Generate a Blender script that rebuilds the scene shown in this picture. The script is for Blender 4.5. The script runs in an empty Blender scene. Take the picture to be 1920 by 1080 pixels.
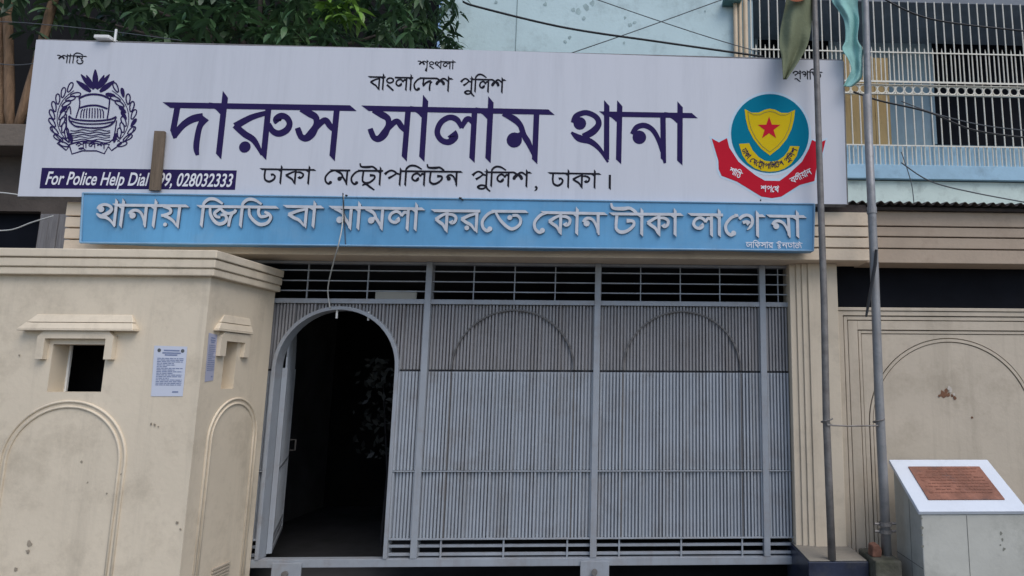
import bpy, bmesh, math, random
from math import sin, cos, pi, radians
from mathutils import Vector, Matrix
random.seed(7)
SC = bpy.context.scene
COL = SC.collection

# ------------------------------------------------------------------ camera
F, CX, CY = 1189.47, 1241.63, 540.0           # in pixels of the 1920x1080 photograph
PITCH, YAW, ROLL = 0.143188, -0.0367465, 0.0038749
CPOS = Vector((0, -5.06, 1.62))
_f = Vector((-sin(YAW)*cos(PITCH), cos(YAW)*cos(PITCH), sin(PITCH)))
_r = Vector((cos(YAW), sin(YAW), 0)); _u = _r.cross(_f)
_r, _u = cos(ROLL)*_r + sin(ROLL)*_u, -sin(ROLL)*_r + cos(ROLL)*_u
cam = bpy.data.cameras.new('camera'); camo = bpy.data.objects.new('camera', cam); COL.objects.link(camo)
cam.sensor_width = 36; cam.lens = F/1920*36; cam.shift_x = (960-CX)/1920; cam.clip_end = 800
m = Matrix((_r, _u, -_f)).transposed().to_4x4(); m.translation = CPOS
camo.matrix_world = m
SC.camera = camo

# ------------------------------------------------------------------ sky, sun, exposure
SUN_EL, SUN_AZ = 52, 142                       # azimuth measured from +Y clockwise seen from above
w = bpy.data.worlds.new('World'); SC.world = w; w.use_nodes = True
nt = w.node_tree; sky = nt.nodes.new('ShaderNodeTexSky'); sky.sky_type = 'NISHITA'; sky.sun_disc = False
sky.sun_elevation = radians(SUN_EL); sky.sun_rotation = radians(SUN_AZ); sky.air_density = 1.0; sky.dust_density = 1.5; sky.ozone_density = 1.0
nt.links.new(sky.outputs[0], nt.nodes['Background'].inputs[0]); nt.nodes['Background'].inputs[1].default_value = 0.11
sl = bpy.data.lights.new('sun', 'SUN'); sl.energy = 1.0; sl.angle = radians(40); sl.color = (1, .96, .91)
so = bpy.data.objects.new('sun', sl); COL.objects.link(so)
_sd = Vector((sin(radians(SUN_AZ))*cos(radians(SUN_EL)), cos(radians(SUN_AZ))*cos(radians(SUN_EL)), sin(radians(SUN_EL))))
so.rotation_euler = (-_sd).to_track_quat('-Z', 'Y').to_euler()
vs = SC.view_settings; vs.view_transform = 'Standard'; vs.look = 'None'; vs.exposure = 0.62; vs.gamma = 1; vs.use_curve_mapping = False

# ------------------------------------------------------------------ pixel -> point on a real plane
def ray(px, py): return _r*((px-CX)/F) - _u*((py-CY)/F) + _f
def P(px, py, Y): d = ray(px, py); return CPOS + d*((Y-CPOS.y)/d.y)      # on the plane y = Y
def Q(px, py, X): d = ray(px, py); return CPOS + d*((X-CPOS.x)/d.x)      # on the plane x = X
def PX(px, py, Y): return P(px, py, Y).x
def PZ(px, py, Y): return P(px, py, Y).z

# ------------------------------------------------------------------ materials
MATS = {}
def mat(name, col, rough=.7, var=.12, scale=3.0, bump=.0, bscale=60., metal=0., stain=None, stain_amt=0., stain_scale=1.5, stretch=(1,1,1), spec=.35, col2=None, streak=None, streak_amt=.35, streak_scale=5.):
    """Principled surface whose own colour wanders a little; optional irregular stains and fine relief."""
    if name in MATS: return MATS[name]
    M = bpy.data.materials.new(name); M.use_nodes = True; t = M.node_tree; N = t.nodes; L = t.links
    b = N['Principled BSDF']; b.inputs['Roughness'].default_value = rough; b.inputs['Metallic'].default_value = metal
    b.inputs['Specular IOR Level'].default_value = spec
    tc = N.new('ShaderNodeTexCoord'); mp = N.new('ShaderNodeMapping'); mp.inputs['Scale'].default_value = stretch
    L.new(tc.outputs['Object'], mp.inputs[0])
    nz = N.new('ShaderNodeTexNoise'); nz.inputs['Scale'].default_value = scale; nz.inputs['Detail'].default_value = 8; nz.inputs['Roughness'].default_value = .65
    L.new(mp.outputs[0], nz.inputs['Vector'])
    cr = N.new('ShaderNodeValToRGB'); L.new(nz.outputs['Fac'], cr.inputs[0])
    c2 = col2 or tuple(min(1, c*(1+var*.7)) for c in col); c1 = tuple(c*(1-var) for c in col) if not col2 else col
    cr.color_ramp.elements[0].position = .3; cr.color_ramp.elements[0].color = (*c1, 1)
    cr.color_ramp.elements[1].position = .7; cr.color_ramp.elements[1].color = (*c2, 1)
    out = cr.outputs[0]
    if stain:
        n2 = N.new('ShaderNodeTexNoise'); n2.inputs['Scale'].default_value = stain_scale; n2.inputs['Detail'].default_value = 12; n2.inputs['Roughness'].default_value = .75
        L.new(mp.outputs[0], n2.inputs['Vector'])
        r2 = N.new('ShaderNodeValToRGB'); r2.color_ramp.elements[0].position = .5; r2.color_ramp.elements[1].position = .75
        r2.color_ramp.elements[0].color = (0,0,0,1); r2.color_ramp.elements[1].color = (stain_amt,)*3+(1,)
        L.new(n2.outputs['Fac'], r2.inputs[0])
        mx = N.new('ShaderNodeMix'); mx.data_type = 'RGBA'; L.new(r2.outputs[0], mx.inputs['Factor']); L.new(out, mx.inputs['A']); mx.inputs['B'].default_value = (*stain, 1)
        out = mx.outputs['Result']
    if streak:
        m2 = N.new('ShaderNodeMapping'); m2.inputs['Scale'].default_value = (1, 1, .07); L.new(tc.outputs['Object'], m2.inputs[0])
        n4 = N.new('ShaderNodeTexNoise'); n4.inputs['Scale'].default_value = streak_scale; n4.inputs['Detail'].default_value = 9; n4.inputs['Roughness'].default_value = .7; L.new(m2.outputs[0], n4.inputs['Vector'])
        r4 = N.new('ShaderNodeValToRGB'); r4.color_ramp.elements[0].position = .52; r4.color_ramp.elements[1].position = .78
        r4.color_ramp.elements[0].color = (0,0,0,1); r4.color_ramp.elements[1].color = (streak_amt,)*3+(1,); L.new(n4.outputs['Fac'], r4.inputs[0])
        m5 = N.new('ShaderNodeMix'); m5.data_type = 'RGBA'; L.new(r4.outputs[0], m5.inputs['Factor']); L.new(out, m5.inputs['A']); m5.inputs['B'].default_value = (*streak, 1); out = m5.outputs['Result']
    L.new(out, b.inputs['Base Color'])
    if bump:
        n3 = N.new('ShaderNodeTexNoise'); n3.inputs['Scale'].default_value = bscale; n3.inputs['Detail'].default_value = 5
        L.new(mp.outputs[0], n3.inputs['Vector'])
        bp = N.new('ShaderNodeBump'); bp.inputs['Strength'].default_value = bump; bp.inputs['Distance'].default_value = .02
        L.new(n3.outputs['Fac'], bp.inputs['Height']); L.new(bp.outputs[0], b.inputs['Normal'])
    MATS[name] = M; return M

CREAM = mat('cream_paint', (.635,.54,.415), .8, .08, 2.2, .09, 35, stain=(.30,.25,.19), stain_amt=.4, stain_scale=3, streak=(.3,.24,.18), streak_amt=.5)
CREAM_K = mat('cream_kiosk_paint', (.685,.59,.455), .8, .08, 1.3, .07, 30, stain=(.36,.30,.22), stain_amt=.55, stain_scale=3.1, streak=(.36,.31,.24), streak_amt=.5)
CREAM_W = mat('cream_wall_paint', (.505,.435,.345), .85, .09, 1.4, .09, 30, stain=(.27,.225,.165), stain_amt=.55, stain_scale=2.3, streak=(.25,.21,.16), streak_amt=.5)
CREAM_B = mat('shaded_board_paint', (.43,.34,.26), .85, .12, 2.5, .12, 30, stain=(.2,.15,.11), stain_amt=.6, stain_scale=2.5)  # pinkish-brown boards with the tin roof's shade painted into the colour
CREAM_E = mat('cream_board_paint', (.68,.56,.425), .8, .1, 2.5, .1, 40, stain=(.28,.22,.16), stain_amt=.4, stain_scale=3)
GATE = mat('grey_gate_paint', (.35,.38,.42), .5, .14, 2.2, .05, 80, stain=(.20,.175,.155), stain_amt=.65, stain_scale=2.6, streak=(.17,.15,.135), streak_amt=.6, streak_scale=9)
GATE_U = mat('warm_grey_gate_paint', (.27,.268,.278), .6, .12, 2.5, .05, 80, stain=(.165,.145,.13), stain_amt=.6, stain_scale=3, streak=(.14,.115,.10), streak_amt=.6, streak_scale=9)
BARD = mat('dull_steel_bar', (.12,.115,.115), .6, .2, 8)
GATE_F = mat('grey_gate_frame_paint', (.30,.325,.36), .48, .1, 5, .04, 80, stain=(.21,.17,.14), stain_amt=.55, stain_scale=6, streak=(.2,.17,.15), streak_amt=.5, streak_scale=14)
BANNER = mat('white_vinyl', (.575,.59,.645), .5, .02, 1.0, .22, 1.3, stretch=(3.0,1,.25), spec=.3, stain=(.40,.42,.47), stain_amt=.4, stain_scale=1.6, streak=(.42,.43,.47), streak_amt=.4, streak_scale=7)
INK_N = mat('navy_ink', (.028,.02,.085), .9, .1, spec=.04)
INK_K = mat('black_ink', (.02,.02,.028), .9, .1, spec=.04)
INK_W = mat('white_ink', (.72,.72,.76), .55, .03)
INK_R = mat('red_ink', (.50,.012,.03), .8, .06, spec=.1)
INK_T = mat('teal_ink', (.0,.17,.27), .8, .06, spec=.1)
INK_Y = mat('yellow_ink', (.62,.44,.01), .8, .06, spec=.1)
INK_O = mat('olive_ink', (.27,.22,.02), .5, .06)
INK_H = mat('halo_ink', (.50,.62,.72), .5, .05)
BLUE = mat('blue_sign_paint', (.115,.325,.55), .45, .12, 2.0, .08, 4, stain=(.22,.36,.5), stain_amt=.5, stain_scale=2.2, streak=(.06,.19,.35), streak_amt=.55, streak_scale=6)
BLUE_E = mat('blue_sign_edge_paint', (.20,.36,.52), .5, .15, 8)
LETW = mat('raised_letter_paint', (.54,.56,.60), .5, .14, 12, stain=(.32,.36,.42), stain_amt=.5, stain_scale=8)
LETD = mat('letter_shade_joint', (.07,.10,.15), .6, .2, 12)  # letter sides painted dark as shade; same dark used for the sheet joint
STEEL = mat('galvanised_pipe', (.27,.27,.275), .5, .3, 14, .1, 60, metal=.35, stain=(.13,.10,.08), stain_amt=.7, stain_scale=7)
STEEL_D = mat('dull_pipe', (.19,.178,.17), .55, .3, 14, .1, 60, metal=.3, stain=(.10,.075,.06), stain_amt=.7, stain_scale=6)
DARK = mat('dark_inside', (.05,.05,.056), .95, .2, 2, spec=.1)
BLACKG = mat('dark_glass', (.007,.008,.012), .6, .3, 3, spec=.06)
CABLE = mat('black_cable', (.018,.018,.02), .5, .1)
CABLE_G = mat('grey_cable', (.09,.10,.11), .6, .1)
CABLE_W = mat('white_cable', (.55,.55,.52), .6, .1)
MINT = mat('pale_blue_wall', (.52,.655,.68), .85, .07, 1.3, .1, 25, stain=(.20,.25,.25), stain_amt=.55, stain_scale=2.4)
MINT2 = mat('mint_wall', (.60,.70,.65), .85, .08, 2, .1, 25, stain=(.17,.20,.19), stain_amt=.6, stain_scale=3)
SLABB = mat('blue_slab_paint', (.34,.52,.65), .8, .1, 3, .1, 25, stain=(.15,.2,.24), stain_amt=.5, stain_scale=4)
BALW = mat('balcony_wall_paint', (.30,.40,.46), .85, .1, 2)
BARS = mat('white_bar_paint', (.74,.71,.62), .5, .15, 9, stain=(.30,.2,.12), stain_amt=.75, stain_scale=9)
PLY = mat('brown_board', (.47,.33,.15), .75, .45, 4, .1, 30, stretch=(2,2,.3), stain=(.12,.07,.03), stain_amt=.6, stain_scale=4)
WOOD = mat('weathered_wood', (.16,.12,.085), .85, .3, 6, .3, 40, stretch=(6,6,.5))
BARK = mat('tan_bark', (.22,.14,.085), .9, .4, 6, .5, 30, stretch=(5,5,.6), stain=(.09,.055,.04), stain_amt=.8, stain_scale=5)
SHEDW = mat('shed_wall', (.10,.082,.07), .95, .3, 2.5, .3, 20, stain=(.05,.045,.04), stain_amt=.8, stain_scale=2)
SHEDC = mat('shed_concrete', (.17,.14,.115), .95, .3, 4, .3, 25, stain=(.07,.06,.05), stain_amt=.8, stain_scale=4)
SHEDG = mat('grey_planks', (.21,.20,.20), .9, .3, 5, .3, 20, stretch=(12,4,.6))
PAPER = mat('paper', (.56,.59,.68), .8, .03)
PAPER_L = mat('lilac_paper', (.40,.41,.52), .8, .06, 20)
PRINT = mat('blue_print', (.20,.24,.38), .8, .2, 40)
PRINT_G = mat('grey_print', (.10,.11,.12), .8, .2, 40)
MARB = mat('white_marble', (.66,.70,.76), .4, .04, 4, stain=(.42,.45,.48), stain_amt=.4, stain_scale=3)
PLINTH = mat('grey_green_stone', (.47,.465,.42), .7, .10, 3, .08, 30, stain=(.22,.22,.19), stain_amt=.6, stain_scale=2.5)
COPPER = mat('copper_plaque', (.27,.12,.08), .6, .45, 6, .15, 30, stretch=(1,1,1), metal=.1, stain=(.10,.08,.08), stain_amt=1, stain_scale=4)
COPTXT = mat('plaque_relief', (.24,.10,.065), .55, .3, 20)
TILE = mat('dark_blue_tile', (.028,.035,.062), .3, .4, 7, stain=(.10,.10,.09), stain_amt=.5, stain_scale=6)
MOSS = mat('mossy_concrete', (.105,.10,.08), .95, .4, 6, .5, 25, stain=(.035,.04,.02), stain_amt=.9, stain_scale=4)
BRICK = mat('red_brick', (.17,.08,.055), .9, .5, 10, .4, 30)
RUST = mat('rusty_tin', (.05,.04,.038), .8, .4, 5, .2, 30, stain=(.10,.05,.03), stain_amt=.7, stain_scale=5)
OLIVE = mat('olive_cloth', (.175,.195,.125), .95, .15, 5, .2, 50, spec=.05)
TEALC = mat('teal_cloth', (.27,.50,.47), .95, .12, 5, .2, 50, spec=.05)
REDC = mat('red_cloth', (.33,.10,.05), .9, .12, 5)
ASPH = mat('pavement', (.16,.15,.14), .95, .3, 4, .4, 50, stain=(.07,.065,.06), stain_amt=.7, stain_scale=1.2)
PEELED = mat('bare_red_brick_patch', (.20,.10,.06), .95, .5, 14)
PEEL_W = mat('bare_lime_patch', (.52,.47,.41), .95, .15, 14)
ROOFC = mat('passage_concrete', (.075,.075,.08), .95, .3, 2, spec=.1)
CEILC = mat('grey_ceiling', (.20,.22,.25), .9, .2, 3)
WHITE = mat('white_enamel', (.72,.72,.70), .5, .05)
PIPEC = mat('cream_pipe', (.50,.40,.28), .6, .15, 4, stain=(.2,.13,.08), stain_amt=.6, stain_scale=4)

# foliage: the tint of each leaf is carried by a colour attribute (young and old leaves)
def leaf_mat():
    M = bpy.data.materials.new('mango_leaf'); M.use_nodes = True; t = M.node_tree; N = t.nodes; L = t.links
    b = N['Principled BSDF']; b.inputs['Roughness'].default_value = .42; b.inputs['Specular IOR Level'].default_value = .4
    a = N.new('ShaderNodeAttribute'); a.attribute_name = 'tint'; L.new(a.outputs['Color'], b.inputs['Base Color'])
    tr = N.new('ShaderNodeBsdfTranslucent'); L.new(a.outputs['Color'], tr.inputs[0])
    mx = N.new('ShaderNodeMixShader'); mx.inputs[0].default_value = .25
    L.new(b.outputs[0], mx.inputs[1]); L.new(tr.outputs[0], mx.inputs[2]); L.new(mx.outputs[0], N['Material Output'].inputs[0])
    return M
LEAF = leaf_mat()

# ------------------------------------------------------------------ mesh builder
class MB:
    def __init__(s): s.v = []; s.f = []; s.c = []; s.pieces = []
    def add(s, vs, fs, col=None):
        n = len(s.v); s.v += [tuple(v) for v in vs]; s.f += [tuple(i+n for i in f) for f in fs]
        s.c += [col]*len(vs); s.pieces.append((n, len(s.v), len(s.f)-len(fs), len(s.f)))
    def box(s, x0, x1, y0, y1, z0, z1):
        s.add([(x,y,z) for x in (x0,x1) for y in (y0,y1) for z in (z0,z1)],
              [(0,1,3,2),(4,6,7,5),(0,4,5,1),(2,3,7,6),(0,2,6,4),(1,5,7,3)]); return s
    def hexa(s, a, b):                                   # two quads (lists of 4 points), joined
        s.add(list(a)+list(b), [(0,1,2,3),(7,6,5,4),(0,4,5,1),(1,5,6,2),(2,6,7,3),(3,7,4,0)]); return s
    def prism(s, pts, y0, y1):                           # outline of (x, z)
        n = len(pts)
        s.add([(x,y0,z) for x,z in pts]+[(x,y1,z) for x,z in pts],
              [tuple(range(n)), tuple(range(2*n-1, n-1, -1))]+[(i,(i+1)%n,n+(i+1)%n,n+i) for i in range(n)]); return s
    def prism_pts(s, pts, off):                          # outline of 3-D points, extruded by vector off
        n = len(pts); off = Vector(off)
        s.add([tuple(p) for p in pts]+[tuple(Vector(p)+off) for p in pts],
              [tuple(range(n)), tuple(range(2*n-1, n-1, -1))]+[(i,(i+1)%n,n+(i+1)%n,n+i) for i in range(n)]); return s
    def ring(s, a, b, y0, y1, closed=True):              # solid between two outlines of equal length (x, z)
        n = len(a); vs = [(x,y0,z) for x,z in a]+[(x,y0,z) for x,z in b]+[(x,y1,z) for x,z in a]+[(x,y1,z) for x,z in b]
        fs = []
        for i in range(n if closed else n-1):
            j = (i+1) % n
            fs += [(i,j,n+j,n+i),(2*n+i,3*n+i,3*n+j,2*n+j),(i,2*n+i,2*n+j,j),(n+i,n+j,3*n+j,3*n+i)]
        if not closed: fs += [(0,n,3*n,2*n),(n-1,3*n-1,4*n-1,2*n-1)]
        s.add(vs, fs); return s
    def tube(s, path, r, n=8, cap=True):
        path = [Vector(p) for p in path]; rs = r if isinstance(r, (list, tuple)) else [r]*len(path)
        vs = []; ref = None
        for i, p in enumerate(path):
            d = (path[min(i+1, len(path)-1)] - path[max(i-1, 0)]).normalized()
            if ref is None: ref = Vector((0,1,0)) if abs(d.y) < .8 else Vector((1,0,0))
            a = (ref - d*ref.dot(d)).normalized(); b = d.cross(a); ref = a
            vs += [tuple(p + (a*cos(2*pi*k/n) + b*sin(2*pi*k/n))*rs[i]) for k in range(n)]
        fs = [(i*n+k, i*n+(k+1)%n, (i+1)*n+(k+1)%n, (i+1)*n+k) for i in range(len(path)-1) for k in range(n)]
        if cap: fs += [tuple(range(n-1,-1,-1)), tuple((len(path)-1)*n+k for k in range(n))]
        s.add(vs, fs); return s
    def build_split(s, name, material, parent=None, **kw):
        """Every separate piece becomes an object of its own."""
        out = []
        for (v0, v1, f0, f1) in s.pieces:
            m_ = MB(); m_.add(s.v[v0:v1], [tuple(i-v0 for i in f) for f in s.f[f0:f1]]); out.append(m_.build(name, material, parent, **kw))
        return out
    def build(s, name, material, parent=None, bevel=0, smooth=False, recalc=True):
        me = bpy.data.meshes.new(name); me.from_pydata(s.v, [], s.f)
        if any(c is not None for c in s.c):
            at = me.color_attributes.new('tint', 'FLOAT_COLOR', 'POINT')
            for i, c in enumerate(s.c): at.data[i].color = (*(c or (.1,.1,.1)), 1)
        if recalc:
            bm = bmesh.new(); bm.from_mesh(me); bmesh.ops.recalc_face_normals(bm, faces=bm.faces)
            if bevel: bmesh.ops.bevel(bm, geom=[e for e in bm.edges if len(e.link_faces) == 2 and e.calc_face_angle(0) > .5], offset=bevel, segments=2, affect='EDGES', profile=.5, clamp_overlap=True)
            bm.to_mesh(me); bm.free()
        me.materials.append(material)
        if smooth: me.shade_smooth()
        o = bpy.data.objects.new(name, me); COL.objects.link(o)
        if parent: o.parent = parent; o.matrix_parent_inverse = Matrix.Translation(-parent.location)
        return o
def thing(name, label, cat, loc, group=None):
    o = bpy.data.objects.new(name, None); COL.objects.link(o); o.location = loc; o.empty_display_size = .1
    return tag(o, label, cat, group)
def tag(o, label, cat, group=None):
    o['label'] = label; o['category'] = cat
    if group: o['group'] = group
    return o
def struct(o): o['kind'] = 'structure'; return o
def spline(pts, n=8):
    """Catmull-Rom through tuples of any length."""
    out = []; m_ = len(pts)
    for i in range(m_-1):
        p0 = pts[max(i-1,0)]; p1 = pts[i]; p2 = pts[i+1]; p3 = pts[min(i+2,m_-1)]
        for k in range(n):
            t = k/n
            out.append(tuple(.5*((2*b)+(-a+c)*t+(2*a-5*b+4*c-d)*t*t+(-a+3*b-3*c+d)*t**3) for a,b,c,d in zip(p0,p1,p2,p3)))
    out.append(tuple(pts[-1])); return out

# ------------------------------------------------------------------ hand-drawn Bengali lettering (strokes, unit = height under the headline /100)
# a stroke: ('L'|'S', [(x, y[, width factor]) ...]);  ('D', x, y, r) is a disc;  glyph = (advance, headline start or None, strokes)
G = {
 'da': (92, 0, [('L',[(16,100),(12,42)]),('L',[(12,52,1),(18,34,.6)]),('S',[(15,38),(30,60,1.1),(48,73,1.25),(68,78,1.25)]),('S',[(73,76,1.4),(64,60),(61,38),(61,16),(65,1,.6)])]),
 'aa': (30, 0, [('L',[(15,121),(14,-2)]),('S',[(-16,102,.8),(0,98,.9),(11,86,.6)])]),
 'ra': (85, 0, [('S',[(70,88,.8),(40,78,1),(10,60,1.2)]),('S',[(9,62,1),(30,45,1.1),(50,32,1),(68,4,.5)]),('L',[(72,100),(71,-2)]),('D',33,19,11.5)]),
 'ba': (85, 0, [('S',[(70,88,.8),(40,78,1),(10,60,1.2)]),('S',[(9,62,1),(30,45,1.1),(50,32,1),(68,4,.5)]),('L',[(72,100),(71,-2)])]),
 'ru': (125, 0, [('S',[(70,88,.8),(40,78,1),(10,60,1.2)]),('S',[(9,62,1),(30,45,1.1),(50,32,1),(68,4,.5)]),('L',[(72,100),(71,-2)]),('D',33,19,11.5),
        ('S',[(75,66,.8),(84,52,1),(97,47,1.1),(111,54,1.1),(116,67,1),(109,79,1),(98,82,1.1),(91,75,1.4),(94,70,1.3)])]),
 'sa': (100, 0, [('S',[(10,96,.8),(28,88,1.2),(41,80,1.1),(43,66,1),(36,49,1.4),(26,39,1.2),(16,41,1),(10,52,1),(7,59,.9)]),('S',[(34,48,.9),(48,66,1),(60,75,1),(70,64,1),(80,54,.7)]),('L',[(81,100),(79,-2)])]),
 'la': (102, 0, [('S',[(84,72,.6),(76,82,1),(68,80,1),(60,64,.7)]),('S',[(60,64,.6),(51,80,1),(35,85,1),(18,74,1),(12,54,1),(21,39,1),(36,35,1.1),(46,45,1.5),(41,53,1.9)]),('L',[(85,100),(84,-2)])]),
 'ma': (95, 0, [('S',[(10,95,.8),(32,85,1.2),(46,72,1),(54,52,1),(64,36,1),(76,8,.4)]),('D',35,42,15.5),('L',[(38,46,1.3),(54,58,.8)]),('L',[(78,100),(77,-2)])]),
 'tha': (82, 70, [('D',21,79,13.5),('S',[(8,80,.9),(14,95,1),(33,102,1),(52,93,1),(57,78,1.1),(46,62,1.3),(28,51,1.2)]),('S',[(5,60,.4),(20,48,1.3),(42,41,1.1),(60,25,.8),(76,-2,.4)]),('L',[(72,121),(73,6)])]),
 'na': (86, 0, [('D',23,52,14.5),('S',[(10,58,1),(18,73,1),(34,77,1),(50,66,.9),(62,40,.8),(72,-2,.5)]),('L',[(68,100),(69,2)])]),
 'sha': (116, 100, [('S',[(-4,100,1),(18,99,1),(40,86,1.2),(58,98,1.1),(76,97,1),(100,78,.8)]),('D',20,60,12),('D',68,59,11),('S',[(18,64,1.6),(32,76,1.6),(44,83,1)]),('S',[(44,83,1),(58,76,1.6),(68,62,1.6)]),('L',[(102,114),(101,-2)])]),
 'ta': (118, 0, [('S',[(2,98,.8),(22,60,1),(52,26,1.1),(76,16,1.1),(102,36,1),(106,62,1),(92,80,1),(72,80,1)]),('D',62,70,12)]),
 'ka': (104, 0, [('S',[(52,88,.8),(30,76,1),(8,58,1.2)]),('S',[(8,60,1),(24,46,1.1),(40,32,1),(50,6,.5)]),('L',[(54,100),(53,-2)]),('S',[(54,82,.7),(74,82,1),(90,70,1),(88,50,1),(76,42,1.1),(70,52,1.7)])]),
 'dha': (80, 0, [('L',[(17,100),(15,46)]),('S',[(16,56,.9),(20,28,1),(40,14,1.2),(60,28,1.1),(66,50,1),(56,64,1),(46,60,1.5)])]),
 'tta': (105, 0, [('L',[(19,100),(15,40)]),('S',[(16,52,.9),(18,28,1),(36,14,1.2),(62,21,1.1),(86,46,1),(84,66,1),(58,68,1.4)]),('S',[(-5,151,.7),(4,128,1),(42,125,1.3),(70,128,1),(92,112,1),(100,100,.7)])]),
 'dda': (132, 0, [('S',[(8,92,.8),(14,58,1),(40,28,1.1),(70,12,1.2),(102,20,1.1),(117,46,1),(106,66,1),(84,76,.8)]),('S',[(57,100,.9),(55,72,1),(68,52,1),(90,54,1),(108,62,.7)])]),
 'ja': (145, 0, [('S',[(8,92,.8),(12,62,1),(32,30,1.1),(58,13,1.2),(84,20,1.1),(93,40,1),(82,58,1),(62,57,.8)]),('S',[(64,94,.8),(44,80,1),(32,66,1),(42,50,1),(62,46,.8)]),('S',[(60,90,.8),(76,74,1),(100,66,1),(126,72,1.1),(134,86,.9)]),('S',[(118,64,.8),(109,40,1),(106,0,.9)])]),
 'ya': (86, 0, [('S',[(12,96,.8),(36,86,1),(40,68,1),(22,56,1.1),(8,54,.9)]),('S',[(10,56,.8),(36,44,1),(54,28,.9),(68,4,.5)]),('L',[(71,100),(70,-2)]),('D',26,12,9)]),
 'ga': (95, 78, [('S',[(6,82,1),(20,96,1.1),(40,102,1),(57,90,1),(59,66,1),(50,46,.9),(38,32,.4)]),('S',[(20,66,1),(36,70,1.2),(46,60,1.8)]),('L',[(80,116),(79,-2)])]),
 'pa': (118, 100, [('S',[(12,76,1.6),(26,92,1.1),(46,103,1),(66,98,1),(82,84,1),(104,77,.9)]),('S',[(84,86,.8),(60,66,1),(34,49,1.3)]),('L',[(105,116),(103,-2)])]),
 'kha': (88, 60, [('S',[(20,66,1.8),(8,78,1.2),(18,94,1),(36,92,1),(42,76,1),(34,62,1),(18,52,.8)]),('S',[(42,80,.7),(52,92,1),(62,84,.8)]),('S',[(14,54,.7),(36,46,1),(54,30,.9),(70,2,.5)]),('L',[(72,112),(71,-2)])]),
 'ng': (66, None, [('S',[(34,96,1),(14,86,1),(12,68,1),(30,56,1),(54,66,1),(54,86,1),(34,96,1)]),('L',[(12,42,1.2),(62,-4,1)])]),
 'i': (45, 0, [('L',[(19,100),(18,-2)]),('S',[(18,100,.8),(22,120,1),(44,138,1.1),(76,136,1),(112,114,.7)])]),
 'ii': (30, 0, [('L',[(15,100),(14,-2)]),('S',[(16,98,.8),(8,122,1),(-18,132,1.1),(-48,122,1),(-62,102,.7)])]),
 'e': (60, 46, [('S',[(62,100,.9),(34,88,1),(11,54,1),(14,22,1),(30,6,1.1),(42,10,1)]),('D',42,15,12)]),
 'u': (0, None, [('S',[(-16,2,1),(-30,8,1),(-52,8,1.1),(-68,-3,1.2),(-56,-14,1.1),(-34,-15,1),(-16,-4,1)]),('S',[(-14,4,1),(-8,-14,1),(14,-34,.8)])]),
 'ri': (0, None, [('S',[(-14,2,.9),(-28,-8,1),(-14,-18,1),(-30,-26,1),(-10,-38,.8)])]),
 'rr': (0, None, [('S',[(-88,-2,.8),(-66,6,1),(-40,-14,1.1),(-14,-34,.7)])]),
 'nta': (92, 0, [('S',[(16,72,1.8),(10,84,1),(26,90,1),(44,74,.8),(60,56,.8)]),('L',[(62,100),(61,44)]),('S',[(24,54,.9),(12,34,1),(22,8,1),(46,-2,1.1),(70,10,1),(74,36,1),(54,42,1.4)])]),
 'a': (108, 0, [('S',[(34,92,.8),(12,76,1),(12,44,1),(34,26,1.1),(56,40,1),(56,66,1),(40,66,1.4)]),('S',[(56,52,.8),(74,62,1),(88,52,.8)]),('L',[(92,100),(91,-2)])]),
 'pha': (104, 0, [('L',[(12,100),(12,68)]),('S',[(12,74,.8),(34,60,1),(12,52,1),(44,30,1),(52,4,.5)]),('L',[(56,100),(55,-2)]),('S',[(56,80,.7),(76,82,1),(90,68,1),(86,48,1),(74,46,1.5)])]),
 'I': (84, 0, [('S',[(30,96,1),(18,82,1),(40,74,1),(58,62,1),(44,48,1),(16,48,1.1),(40,36,1),(60,16,1),(40,2,1),(20,14,1.2)]),('S',[(20,104,.8),(28,126,1),(54,128,1),(68,112,.7)])]),
 'cha': (86, 0, [('L',[(14,100),(14,62)]),('S',[(14,66,1),(24,38,1),(48,28,1.1),(70,44,1),(66,70,1),(44,74,1.2)])]),
 'rja': (106, 0, [('S',[(14,66,1),(12,34,1),(30,12,1.1),(54,20,1.1),(64,44,1),(60,76,1),(52,98,.7)]),('S',[(20,62,1.4),(34,72,1),(46,60,1),(40,44,1.2)]),('S',[(62,78,.8),(84,72,1),(92,44,1),(98,6,.6)]),('L',[(60,130),(84,106)])]),
 'yya': (86, 0, [('S',[(12,96,.8),(36,86,1),(40,68,1),(22,56,1.1),(8,54,.9)]),('S',[(10,56,.8),(36,44,1),(54,28,.9),(68,4,.5)]),('L',[(71,100),(70,-2)]),('D',26,12,9)]),
 'danda': (30, None, [('L',[(12,96),(12,-4)])]),
 'comma': (34, None, [('D',16,2,8),('S',[(21,2,1),(20,-14,.9),(8,-24,.4)])]),
 'dot': (24, None, [('D',12,6,7)]),
 '_': (50, None, []),
}
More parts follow.
